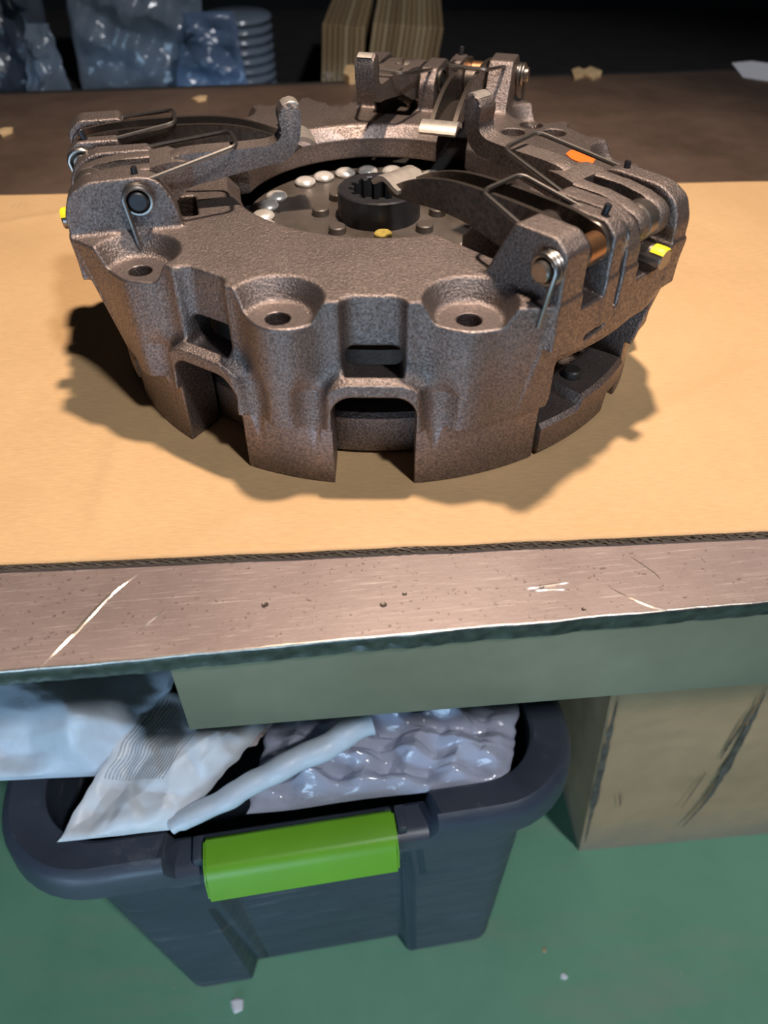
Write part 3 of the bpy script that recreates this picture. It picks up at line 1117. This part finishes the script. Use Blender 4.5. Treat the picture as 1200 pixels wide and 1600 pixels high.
path = double_spring((0.1962, 0.0195), -0.0685, -0.0060, 0.1500, 0.0440, 0.0078,
                     [(0.1985, -0.0690, -0.012), (0.2010, -0.0688, 0.004)], [(0.1985, -0.0060, -0.008), (0.2010, -0.0060, 0.004)],
                     (0.1335, -0.0470, 0.0362), (0.1335, -0.0140, 0.0372))
bm_tube(bm, path, 0.00145, 8)
from_bm('torsion_spring', bm, M['wire'], slever)
bm = bmesh.new()
bm_tube(bm, [(0.1915, -0.0140, 0.026), (0.1920, -0.0140, 0.0320), (0.1935, -0.0142, 0.0372), (0.1936, -0.0142, 0.0376)], [0.0021, 0.0021, 0.0021, 0.0018], 14)
from_bm('roll_pin', bm, M['darkpin'], slever)
station_copies(slever)

# ---- orange paint mark on the rear right of the cover
bm = bmesh.new()
p = [px_on_z(x, y, ZT + 0.0006) for x, y in ((884, 240), (892, 234), (908, 236), (922, 240), (931, 248), (926, 255), (905, 253), (893, 248))]
vs = [bm.verts.new(q) for q in p]
vb = [bm.verts.new(q - Vector((0, 0, 0.0004))) for q in p]
bm.faces.new(vs)
for i in range(len(vs)):
    bm.faces.new((vs[i], vb[i], vb[(i + 1) % 8], vs[(i + 1) % 8]))
om = from_bm('paint_mark', bm, M['orange'], clutch, False)
om['label'] = 'orange paint mark'

# ---- clutch disc with splined hub
disc = empty('clutch_disc', (0, 0, ZT - 0.030), 0, clutch)
bm = bmesh.new()
bm_lathe(bm, [(0.030, -0.004), (0.098, -0.004), (0.098, -0.0015), (0.074, -0.0010), (0.072, 0.0), (0.030, 0.0)], 72)
from_bm('disc_plate', bm, M['plate'], disc)
bm = bmesh.new()
teeth = 14
ri, ro, rt = 0.0215, 0.0298, 0.0182
zt_, zb_ = 0.0195, -0.006
inner = []
for k in range(teeth):
    a0 = 2 * PI * k / teeth
    da = 2 * PI / teeth
    for (f, rad) in ((0.0, ri), (0.46, ri), (0.54, rt), (0.94, rt)):
        inner.append((a0 + f * da, rad))
n = len(inner)
rings = []
for (rad_o, z_) in ((None, zb_), (None, zt_ - 0.001), (0.0009, zt_)):
    rings.append([bm.verts.new(((rad + (rad_o or 0)) * math.cos(a), (rad + (rad_o or 0)) * math.sin(a), z_)) for a, rad in inner])
outer = []
for (rad, z_) in ((ro - 0.0010, zt_), (ro, zt_ - 0.0010), (ro, 0.001), (ro + 0.0012, zb_)):
    outer.append([bm.verts.new((rad * math.cos(a), rad * math.sin(a), z_)) for a, _ in inner])
seq = rings + outer
for a_, b_ in zip(seq[:-1], seq[1:]):
    for k in range(n):
        bm.faces.new((a_[k], a_[(k + 1) % n], b_[(k + 1) % n], b_[k]))
hubo = from_bm('splined_hub', bm, M['hub'], disc, True, 30)
def rivet_bm(rad, h, dome):
    bm = bmesh.new()
    if dome:
        bm_lathe(bm, [(rad * 0.92, 0), (rad, h * 0.35), (rad * 0.93, h * 0.62), (rad * 0.72, h * 0.86), (rad * 0.4, h * 0.97), (0, h)], 20)
    else:
        bm_lathe(bm, [(rad, 0), (rad, h - 0.0008), (rad - 0.0008, h), (0, h)], 20)
    return bm
first = None
for a in (180, -133, -86, -41, 0, 46, 92, 138):
    if first is None:
        o = first = from_bm('rivet', rivet_bm(0.0062, 0.0052, False), M['plate'], disc)
    else:
        o = first.copy(); COL.objects.link(o)
    o.location = (0.0425 * math.cos(R(a)), 0.0425 * math.sin(R(a)), 0)
    if a == -86:
        o.data = o.data.copy(); o.data.materials[0] = M['yellowdot']; o['label'] = 'rivet daubed with yellow paint'
first = None
for a in (60.6, 72, 83, 96.6, 109.2, 122, 134, 158, 170.3, 183, 195, 218, 231, 244, 257, 278, 291, 304, 317, 338, 351, 4, 17):
    if first is None:
        o = first = from_bm('shiny_rivet', rivet_bm(0.0082, 0.0048, True), M['rivet'], disc)
    else:
        o = first.copy(); COL.objects.link(o)
    o.location = (0.0840 * math.cos(R(a)), 0.0840 * math.sin(R(a)), -0.0008)
bm = bmesh.new()
bm_lathe(bm, [(0.090, -0.010), (0.158, -0.010), (0.158, -0.0165), (0.090, -0.0165), (0.090, -0.010)], 72)
from_bm('friction_lining', bm, M['lining'], disc)

# ---- pressure rings inside
bm = bmesh.new()
bm_lathe(bm, [(0.100, -0.050), (0.145, -0.050), (0.147, -0.052), (0.147, -0.080), (0.100, -0.080), (0.100, -0.050)], 96)
o = from_bm('intermediate_plate', bm, M['ringdark'], clutch); o.location = (0, 0, ZT)
def lower_plate():
    bm = bmesh.new()
    n = 360
    zt0, zb0 = -0.0900, -0.1185
    rings = [[] for _ in range(6)]
    for i in range(n):
        a = 2 * PI * i / n
        loc = (a - STA[0] + R(60)) % R(120) - R(60)
        t_ = 0.19 * math.sin(loc)
        in_w = 1 if (-0.0385 < t_ < 0.055) else 0
        ro_ = 0.1955 if in_w else 0.164
        zz = zt0
        if in_w and t_ < -0.004: zz = zt0 - 0.007
        if in_w and t_ > 0.032: zb = zb0 + 0.013
        else: zb = zb0
        lst = ((0.110, zb0), (0.110, zt0), (0.170 if in_w else 0.155, zz), (ro_ - 0.003, zz), (ro_, zz - 0.003), (ro_, zb))
        for k, (rr, z_) in enumerate(lst):
            rings[k].append(bm.verts.new((rr * math.cos(a), rr * math.sin(a), z_)))
    for k in range(6):
        for i in range(n):
            bm.faces.new((rings[k][i], rings[k][(i + 1) % n], rings[(k + 1) % 6][(i + 1) % n], rings[(k + 1) % 6][i]))
    o = from_bm('lower_pressure_plate', bm, M['cast'], clutch, True, 35)
    o.location = (0, 0, ZT)
lower_plate()
first = None
for a in STA:
    bm = None
    if first is None:
        bm = bmesh.new()
        bm_lathe(bm, [(0.0, 0.0), (0.0060, 0.0), (0.0060, 0.005), (0.0050, 0.006), (0.0, 0.006)], 20)
        o = first = from_bm('spring_boss', bm, M['ringdark'], clutch)
    else:
        o = first.copy(); COL.objects.link(o)
    v = Matrix.Rotation(a, 4, 'Z') @ Vector((0.176, 0.012, 0))
    o.location = (v.x, v.y, ZT - 0.0902)
# ================================================================== storage bin under the bench
BYAW = R(9)
BE = Vector((math.cos(BYAW), math.sin(BYAW), 0)); BN = Vector((-math.sin(BYAW), math.cos(BYAW), 0))
tote = tag(empty('storage_bin', (0, 0, FLOOR), BYAW), 'dusty navy blue plastic storage bin with a bright green handle on the floor', 'bin')


def sstep(a, b, x):
    t = min(1, max(0, (x - a) / (b - a)))
    return t * t * (3 - 2 * t)


def tote_ring(cx, hw, n0, n1, rc, z, recess=0.0, notch=0.0):
    pts = []
    def side(p, q, k):
        for i in range(k): pts.append((p[0] + (q[0] - p[0]) * i / k, p[1] + (q[1] - p[1]) * i / k))
    def corner(c, a0):
        for i in range(10):
            a = a0 + R(90) * i / 10
            pts.append((c[0] + rc * math.cos(a), c[1] + rc * math.sin(a)))
    side((cx - hw + rc, n0), (cx + hw - rc, n0), 90)
    corner((cx + hw - rc, n0 + rc), R(-90))
    side((cx + hw, n0 + rc), (cx + hw, n1 - rc), 12)
    corner((cx + hw - rc, n1 - rc), 0)
    side((cx + hw - rc, n1), (cx - hw + rc, n1), 12)
    corner((cx - hw + rc, n1 - rc), R(90))
    side((cx - hw, n1 - rc), (cx - hw, n0 + rc), 12)
    corner((cx - hw + rc, n0 + rc), R(180))
    out = []
    for i, (e, n) in enumerate(pts):
        zz = z; nn = n
        if i < 90:
            k = sstep(-0.198, -0.190, e) * (1 - sstep(-0.010, -0.002, e))
            nn += recess * k
            k2 = sstep(-0.224, -0.220, e) * (1 - sstep(0.004, 0.008, e))
            zz -= notch * k2
        out.append((e, nn, zz))
    return out


H = 0.42
CX = -0.108
levels = [tote_ring(-0.086, 0.186, -0.234, 0.210, 0.020, 0.0, 0.020),
          tote_ring(-0.086, 0.190, -0.239, 0.214, 0.022, 0.004, 0.020),
          tote_ring(-0.098, 0.214, -0.242, 0.230, 0.040, 0.25, 0.018),
          tote_ring(CX, 0.230, -0.2435, 0.242, 0.060, 0.382, 0.012),
          tote_ring(CX, 0.2620, -0.2680, 0.2680, 0.085, 0.3835, 0.0, 0.004),
          tote_ring(CX, 0.2640, -0.2700, 0.2700, 0.087, 0.3860, 0.0, 0.004),
          tote_ring(CX, 0.2625, -0.2680, 0.2685, 0.086, 0.4080, 0.0, 0.012),
          tote_ring(CX, 0.2590, -0.2640, 0.2645, 0.082, 0.4155, 0.0, 0.016),
          tote_ring(CX, 0.2530, -0.2580, 0.2585, 0.076, 0.4195, 0.0, 0.018),
          tote_ring(CX, 0.2260, -0.2380, 0.2410, 0.058, 0.4200, 0.0, 0.018),
          tote_ring(CX, 0.2230, -0.2350, 0.2385, 0.056, 0.4180, 0.0, 0.018),
          tote_ring(CX, 0.2200, -0.2310, 0.2360, 0.054, 0.3900, 0.0, 0.002),
          tote_ring(-0.098, 0.2100, -0.2180, 0.2260, 0.040, 0.25),
          tote_ring(-0.086, 0.1840, -0.2100, 0.2080, 0.020, 0.006)]
verts, faces = [], []
n = len(levels[0])
for l in levels: verts += l
for k in range(len(levels) - 1):
    for i in range(n):
        faces.append((k * n + i, k * n + (i + 1) % n, (k + 1) * n + (i + 1) % n, (k + 1) * n + i))
faces.append(tuple(range(n))[::-1])
faces.append(tuple((len(levels) - 1) * n + i for i in range(n)))
from_data('tub', verts, faces, M['tote'], tote, True, 32)
bm = bmesh.new()
prof = [(-0.2465, 0.408), (-0.2465, 0.4165), (-0.2500, 0.4205), (-0.2700, 0.4200), (-0.2755, 0.4170), (-0.2800, 0.4080), (-0.2875, 0.3860), (-0.2840, 0.3850), (-0.2760, 0.4060), (-0.2715, 0.4130), (-0.2520, 0.4140), (-0.2500, 0.4080)]
a = [bm.verts.new((-0.1915, p[0], p[1])) for p in prof]
b = [bm.verts.new((-0.0275, p[0], p[1])) for p in prof]
f0 = bm.faces.new(a); f1 = bm.faces.new(b[::-1])
for i in range(len(prof)):
    j = (i + 1) % len(prof)
    bm.faces.new((a[i], b[i], b[j], a[j]))
bm_box(bm, -0.188, -0.031, -0.2745, -0.2500, 0.4010, 0.4135)
bmesh.ops.bevel(bm, geom=list(set(f0.edges) | set(f1.edges)), offset=0.002, segments=2, affect='EDGES')
h = from_bm('handle', bm, M['green'], tote, True, 40)
h['label'] = 'bright green clip handle'
for e in (-0.197, -0.0215):
    bm = bmesh.new()
    bm_box(bm, e - 0.0045, e + 0.0045, -0.262, -0.240, 0.396, 0.4115, 0.0015)
    from_bm('hinge_lug', bm, M['tote'], tote)


# ------------------------------------------------------------------ crumpled plastic
def folds(rng, k, f0, f1):
    L = []
    for _ in range(k):
        d = Vector((rng.gauss(0, 1), rng.gauss(0, 1), rng.gauss(0, 1))).normalized()
        f = rng.uniform(f0, f1)
        L.append((d * f, rng.random() * 10, 1.0 / f))
    def fn(p):
        s = 0.0
        for d, ph, am in L:
            x = (p.dot(d) + ph) % 1.0
            s += am * (1 - 4 * abs(x - 0.5)) * 0.5
        return s
    return fn


def crumpled_blob(name, center, radii, mat, seed, amp=0.35, floor_z=None, sub=5, fr=(8, 26), rot=0.0):
    rng = random.Random(seed)
    fn = folds(rng, 9, *fr)
    bm = bmesh.new()
    bmesh.ops.create_icosphere(bm, subdivisions=sub, radius=1.0)
    off = Vector((seed * 3.1, seed * 1.7, 0))
    ca, sa = math.cos(rot), math.sin(rot)
    for v in bm.verts:
        p = v.co.copy()
        q = Vector((p.x * radii[0], p.y * radii[1], p.z * radii[2]))
        k = 1 + 0.30 * noise.noise(p * 1.3 + off) + 0.16 * noise.noise(p * 3 + off)
        q *= k
        q += p * fn(q) * amp
        x, y = q.x * ca - q.y * sa, q.x * sa + q.y * ca
        z = q.z
        if floor_z is not None and center[2] + z < floor_z: z = floor_z - center[2] + 0.0002
        v.co = (x, y, z)
    o = from_bm(name, bm, mat, None, True, 24)
    o.location = center
    return o


def crumpled_sheet(name, corners, mat, seed, bulge, amp, res=56, fr=(10, 34), thick=0.0):
    """corners: four world points (00, 10, 11, 01); closed pillow"""
    rng = random.Random(seed)
    fn = folds(rng, 8, *fr)
    c = [Vector(p) for p in corners]
    cen = sum(c, Vector()) / 4
    nrm = (c[1] - c[0]).cross(c[3] - c[0]).normalized()
    if nrm.z < 0: nrm = -nrm
    verts, faces, uvs = [], [], []
    for layer in (0, 1):
        for j in range(res + 1):
            for i in range(res + 1):
                u, v = i / res, j / res
                p = c[0] * (1 - u) * (1 - v) + c[1] * u * (1 - v) + c[2] * u * v + c[3] * (1 - u) * v
                w = (max(0, math.sin(PI * u)) * max(0, math.sin(PI * v))) ** 0.45
                e = min(1, 6 * min(u, 1 - u, v, 1 - v))
                wob = noise.noise(Vector((u * 3, v * 3, seed))) * 0.006
                d = fn(p) * amp * e
                h_ = (bulge * w + d) if layer == 0 else (-(bulge * 0.35 + thick) * w + d * 0.3)
                p = p + nrm * (h_ + wob) + (c[1] - c[0]).normalized() * 0.004 * noise.noise(Vector((u * 2, v * 9, seed + 5)))
                verts.append(p - cen); uvs.append((u, v))
    s = (res + 1) * (res + 1)
    for layer in (0, 1):
        for j in range(res):
            for i in range(res):
                a = layer * s + j * (res + 1) + i
                q = (a, a + 1, a + res + 2, a + res + 1)
                faces.append(q if layer == 0 else q[::-1])
    me = bpy.data.meshes.new(name)
    me.from_pydata([tuple(v) for v in verts], [], faces)
    ul = me.uv_layers.new(name='uv')
    for lp in me.loops: ul.data[lp.index].uv = uvs[lp.vertex_index]
    bm = bmesh.new(); bm.from_mesh(me)
    bmesh.ops.remove_doubles(bm, verts=bm.verts, dist=1e-5)
    bmesh.ops.recalc_face_normals(bm, faces=bm.faces)
    bm.to_mesh(me); bm.free()
    o = link_mesh(name, me, mat, None, True, 26)
    o.location = cen
    return o


def W(x, y, z): return px_on_z(x, y, z)


def B(e, n_, z): return BE * e + BN * n_ + Vector((0, 0, z))


RIM = FLOOR + H
tag(crumpled_sheet('plastic_bag', [W(-120, 1225, RIM + 0.022), W(165, 1212, RIM + 0.022), W(300, 1030, RIM + 0.06), W(-60, 1000, RIM + 0.06)], M['whitefilm'], 3, 0.030, 0.10, 64, (6, 18)),
    'milky white plastic bag hanging over the left corner of the bin', 'bag')
tag(crumpled_sheet('printed_bag', [W(88, 1316, RIM + 0.012), W(275, 1296, RIM + 0.012), W(425, 1125, RIM + 0.035), W(235, 1070, RIM + 0.05)], M['print'], 8, 0.022, 0.16, 72, (8, 24)),
    'white plastic bag with rows of fine print poking out of the bin', 'bag')
tag(crumpled_sheet('clear_bag', [W(385, 1272, RIM - 0.008), W(795, 1222, RIM - 0.010), W(815, 1080, RIM - 0.006), W(430, 1080, RIM - 0.006)], M['clearfilm'], 11, 0.020, 0.30, 110, (12, 55), 0.01),
    'crumpled clear plastic bag filling the right of the bin', 'bag')
tag(crumpled_sheet('pink_wrapper', [W(330, 1175, RIM + 0.016), W(400, 1165, RIM + 0.016), W(440, 1110, RIM + 0.03), W(350, 1100, RIM + 0.03)], M['innertan'], 5, 0.010, 0.08, 24),
    'small pinkish wrapper tucked behind the printed bag', 'wrapper')
# rolled tube of film lying diagonally
p0, p1 = W(268, 1292, RIM + 0.018), W(580, 1126, RIM + 0.052)
bm = bmesh.new()
pts, rad = [], []
for i in range(40):
    t = i / 39
    q = p0.lerp(p1, t) + Vector((0.002 * noise.noise((t * 7, 0, 1)), 0.003 * noise.noise((t * 6, 3, 1)), 0.002 * noise.noise((t * 6, 7, 1))))
    pts.append(q)
    rad.append(0.0085 + 0.004 * t + 0.0016 * noise.noise((t * 12, 1, 1)) - (0.002 if i < 2 else 0))
bm_tube(bm, [q - p0 for q in pts], rad, 18)
tube_o = from_bm('film_roll', bm, M['whitefilm'], None, True, 40)
tube_o.location = p0
tag(tube_o, 'thin roll of pale film lying diagonally across the bin', 'film')

# ================================================================== carton on the floor
cb = Vector((0.273, -0.110, FLOOR))
ax = Vector((0.270, 0.024, 0)).normalized(); ay = Vector((-ax.y, ax.x, 0))
carton = tag(empty('carton', cb, math.atan2(ax.y, ax.x)), 'battered brown cardboard carton with dirty scuffs beside the bin', 'box')
CW, CDp, CH = 0.52, 0.42, 0.50
LEAN = -0.033 / 0.36
def carton_face(name, fn, nu, nv, seed, mat):
    verts, faces = [], []
    for j in range(nv + 1):
        for i in range(nu + 1):
            verts.append(fn(i / nu, j / nv))
    for j in range(nv):
        for i in range(nu):
            a = j * (nu + 1) + i
            faces.append((a, a + 1, a + nu + 2, a + nu + 1))
    return from_data(name, verts, faces, mat, carton, True)
def lump(u, v, s):
    e = min(1, 10 * min(u, 1 - u, v, 1 - v))
    return e * (0.004 * noise.noise((u * 3, v * 3, s)) + 0.0022 * abs(noise.noise((u * 9, v * 14, s + 3))))
carton_face('front_panel', lambda u, v: (u * CW + LEAN * v * CH, -lump(u, v, 1), v * CH), 60, 60, 1, M['carton'])
carton_face('side_panel', lambda u, v: (LEAN * v * CH + lump(u, v, 4), CDp * (1 - u), v * CH), 30, 30, 2, M['carton'])
carton_face('side_panel', lambda u, v: (CW + LEAN * v * CH, CDp * u, v * CH), 8, 8, 2, M['carton'])
carton_face('rear_panel', lambda u, v: (CW * (1 - u) + LEAN * v * CH, CDp, v * CH), 8, 8, 2, M['carton'])
carton_face('flap', lambda u, v: (u * CW + LEAN * CH, CDp * v, CH + 0.0), 8, 8, 2, M['carton'])
def scuff(pts, wid, name='scuff'):
    """torn dirty scrape lying on the front panel, given in panel (x, z)"""
    bm = bmesh.new()
    L = catmull([Vector((x, 0, z)) for x, z in pts], 8)
    prev = None
    for i, q in enumerate(L):
        t = (L[min(i + 1, len(L) - 1)] - L[max(i - 1, 0)]).normalized()
        s = Vector((-t.z, 0, t.x)) * wid * (0.5 + 0.9 * abs(noise.noise((i * 0.5, 2, wid * 99)))) * math.sin(PI * (0.06 + 0.9 * i / (len(L) - 1)))
        ring = [bm.verts.new(q + s * k_ + Vector((0, -0.0058 - 0.0008 * (1 - abs(k_)), 0))) for k_ in (-1, -0.3, 0.3, 1)]
        if prev:
            for k in range(3): bm.faces.new((prev[k], prev[k + 1], ring[k + 1], ring[k]))
        prev = ring
    from_bm(name, bm, M['grime'], carton)
def on_panel(x, y):
    d = Vector(((x - 600) / F_PX, math.cos(PITCH) - (y - 800) / F_PX * math.sin(PITCH), -math.sin(PITCH) - (y - 800) / F_PX * math.cos(PITCH)))
    s = (cb - CAM).dot(ay) / d.dot(ay)
    q = CAM + d * s - cb
    return (q.dot(ax), q.z)
scuff([on_panel(1192, 1075), on_panel(1165, 1130), on_panel(1128, 1200), on_panel(1100, 1245), on_panel(1064, 1285)], 0.0052)
scuff([on_panel(1180, 1090), on_panel(1140, 1150), on_panel(1122, 1180)], 0.0022)
scuff([on_panel(1100, 1200), on_panel(1080, 1230), on_panel(1062, 1256)], 0.0012)
scuff([on_panel(962, 1088), on_panel(945, 1160), on_panel(925, 1250), on_panel(912, 1310)], 0.0045)
scuff([on_panel(965, 1232), on_panel(967, 1246), on_panel(966, 1254)], 0.0012)

# chips on the floor
def chip(x, y, s, label, mat, seed):
    rng = random.Random(seed)
    q = px_on_z(x, y, FLOOR)
    bm = bmesh.new()
    n = 7
    a = [bm.verts.new((s * rng.uniform(0.6, 1.1) * math.cos(2 * PI * k / n), s * rng.uniform(0.6, 1.1) * math.sin(2 * PI * k / n), 0.0)) for k in range(n)]
    b = [bm.verts.new((v.co.x * 0.8, v.co.y * 0.8, s * rng.uniform(0.12, 0.35))) for v in a]
    bm.faces.new(a[::-1]); bm.faces.new(b)
    for k in range(n): bm.faces.new((a[k], a[(k + 1) % n], b[(k + 1) % n], b[k]))
    o = from_bm('paint_chip', bm, mat, None, False)
    o.location = q
    tag(o, label, 'chip', 'chips on the green floor')
chip(371, 1571, 0.011, 'pale grey chip on the floor below the left foot of the bin', M['paper'], 1)
chip(881, 1526, 0.005, 'small white chip on the floor right of the bin', M['paper'], 2)
chip(850, 1484, 0.004, 'tiny tan chip on the floor near the right foot of the bin', M['crumb'], 3)

# ================================================================== behind the bench
SH = -0.105
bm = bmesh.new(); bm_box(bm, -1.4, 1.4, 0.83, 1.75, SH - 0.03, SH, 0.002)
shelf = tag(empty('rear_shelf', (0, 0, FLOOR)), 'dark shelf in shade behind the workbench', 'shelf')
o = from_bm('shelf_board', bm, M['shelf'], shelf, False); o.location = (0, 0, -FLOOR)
for (x, y) in ((-1.36, 0.86), (1.30, 0.86), (-1.36, 1.66), (1.30, 1.66)):
    bm = bmesh.new(); bm_box(bm, x, x + 0.06, y, y + 0.06, 0, SH - 0.03 - FLOOR, 0.002)
    from_bm('leg', bm, M['shelf'], shelf, False)

def standing_bag(label, x0, x1, y, zt, mat, seed, bulge=0.03, amp=0.25, lean=0.05, xt0=None, xt1=None):
    o = crumpled_sheet('plastic_bag', [(x0, y, SH + 0.004), (x1, y, SH + 0.004), (xt1 if xt1 is not None else x1, y + lean, zt), (xt0 if xt0 is not None else x0, y + lean, zt)], mat, seed, -bulge, amp, 72, (8, 30))
    tag(o, label, 'bag')
standing_bag('dark folded plastic bag at the far left behind the bench', -0.78, -0.60, 1.02, 0.16, M['darkfilm'], 43, 0.035, 0.5)
standing_bag('small crinkled clear bag left of the grey bag', -0.625, -0.535, 0.915, 0.025, M['greyfilm'], 41, 0.015, 0.5, 0.03, -0.60, -0.56)
standing_bag('large grey plastic bag standing behind the bench', -0.560, -0.320, 1.03, 0.20, M['greyfilm'], 31, 0.05, 0.4)
standing_bag('bluish clear plastic bag in front of the ribbed roll', -0.365, -0.225, 0.90, 0.045, M['bluefilm'], 37, 0.02, 0.45, 0.03, -0.330, -0.245)
bm = bmesh.new()
prof = [(0.0, 0.0)]
for k in range(8):
    z0 = 0.0155 * k
    prof += [(0.056, z0 + 0.001), (0.061, z0 + 0.004), (0.0625, z0 + 0.0078), (0.061, z0 + 0.0115), (0.056, z0 + 0.0145)]
prof += [(0.0, 0.126)]
bm_lathe(bm, prof, 40)
o = from_bm('ribbed_roll', bm, M['greyfilm'], None)
o.location = (-0.262, 1.065, SH)
tag(o, 'ribbed grey roll standing right of the plastic bags', 'roll')

# corrugated sheets standing on edge
ordinals = ['first', 'second', 'third', 'fourth', 'fifth', 'sixth', 'seventh', 'eighth', 'ninth', 'tenth', 'eleventh', 'twelfth', 'thirteenth', 'fourteenth', 'fifteenth']
M['sheets'] = [kraft('sheet_kraft_a', (0.30, 0.21, 0.11), (0.38, 0.27, 0.15)), kraft('sheet_kraft_b', (0.22, 0.15, 0.08), (0.30, 0.21, 0.12)), kraft('sheet_kraft_c', (0.36, 0.27, 0.16), (0.44, 0.33, 0.2))]
rng = random.Random(12)
def sheet_mesh(th, hgt, dep):
    bm = bmesh.new()
    bm_box(bm, 0, th, 0, dep, 0, hgt, 0.0008, 1)
    return bm
def bundle(xa, xb, count, lean0, lean1, word):
    proto = [None, None, None]
    for i in range(count):
        t = i / max(1, count - 1)
        lean = lean0 + (lean1 - lean0) * t
        hgt = 0.139 / math.cos(lean) - 0.006 * t
        kind = rng.randrange(3)
        o = from_bm('cardboard_sheet', sheet_mesh((xb - xa) / count * 0.86, hgt * rng.uniform(0.985, 1.0), 0.34), M['sheets'][kind], None, False)
        xt = xa + (xb - xa) * i / count                  # x of the sheet at its top
        o.rotation_euler = (0, lean, R(-2))
        o.location = (xt - math.sin(lean) * hgt, 0.90 + rng.uniform(-0.003, 0.003), SH + 0.001)
        tag(o, 'brown cardboard sheet on edge, %s from the left in the %s bundle' % (ordinals[i], word), 'cardboard', 'cardboard sheets on edge behind the bench')
bundle(-0.097, -0.026, 8, R(4), R(4), 'narrow left')
bundle(-0.014, 0.102, 13, R(9), R(9), 'wider right')

# paper and scraps lying at the rear of the bench
def flat_scrap(name, pts, z, th, mat, label, cat, curl=0.0):
    p = [px_on_z(x, y, z) for x, y in pts]
    c = sum(p, Vector()) / len(p)
    bm = bmesh.new()
    zc = [curl * max(0, 1 - i) for i in range(len(p))]
    a = [bm.verts.new((q.x - c.x, q.y - c.y, 0)) for q in p]
    b = [bm.verts.new((q.x - c.x, q.y - c.y, th + zz)) for q, zz in zip(p, zc)]
    bm.faces.new(a[::-1]); bm.faces.new(b)
    n = len(p)
    for k in range(n): bm.faces.new((a[k], a[(k + 1) % n], b[(k + 1) % n], b[k]))
    o = from_bm(name, bm, mat, None, False)
    o.location = (c.x, c.y, z)
    tag(o, label, cat)
flat_scrap('paper', [(1143, 99), (1175, 96), (1230, 104), (1240, 128), (1198, 127), (1160, 121)], BT + 0.0005, 0.0008, M['paper'], 'white sheet of paper at the far right corner of the bench', 'paper')
flat_scrap('torn_scrap', [(893, 113), (903, 109), (912, 113), (922, 108), (940, 115), (938, 121), (925, 126), (912, 121), (897, 126)], BT + 0.0005, 0.004, M['crumb'], 'torn tan scrap lying at the rear edge of the bench', 'scrap')
flat_scrap('wood_crumb', [(537, 128), (541, 116), (551, 114), (560, 122), (558, 131), (546, 133)], BT + 0.0005, 0.012, M['crumb'], 'orange brown crumb beside the rear forged lever', 'crumb')
flat_scrap('wood_crumb', [(300, 157), (312, 153), (324, 153), (322, 158), (308, 160)], BT + 0.0005, 0.003, M['crumb'], 'tan crumb on the rear left of the bench', 'crumb')
flat_scrap('wood_crumb', [(-8, 208), (8, 203), (21, 203), (20, 208), (4, 215)], BT + 0.0005, 0.003, M['crumb'], 'tan crumb at the left edge of the bench', 'crumb')
flat_scrap('foil_scrap', [(505, 120), (511, 115), (520, 116), (519, 121), (510, 122)], BT + 0.0005, 0.003, M['bright'], 'small shiny foil scrap near the cardboard bundle', 'scrap')
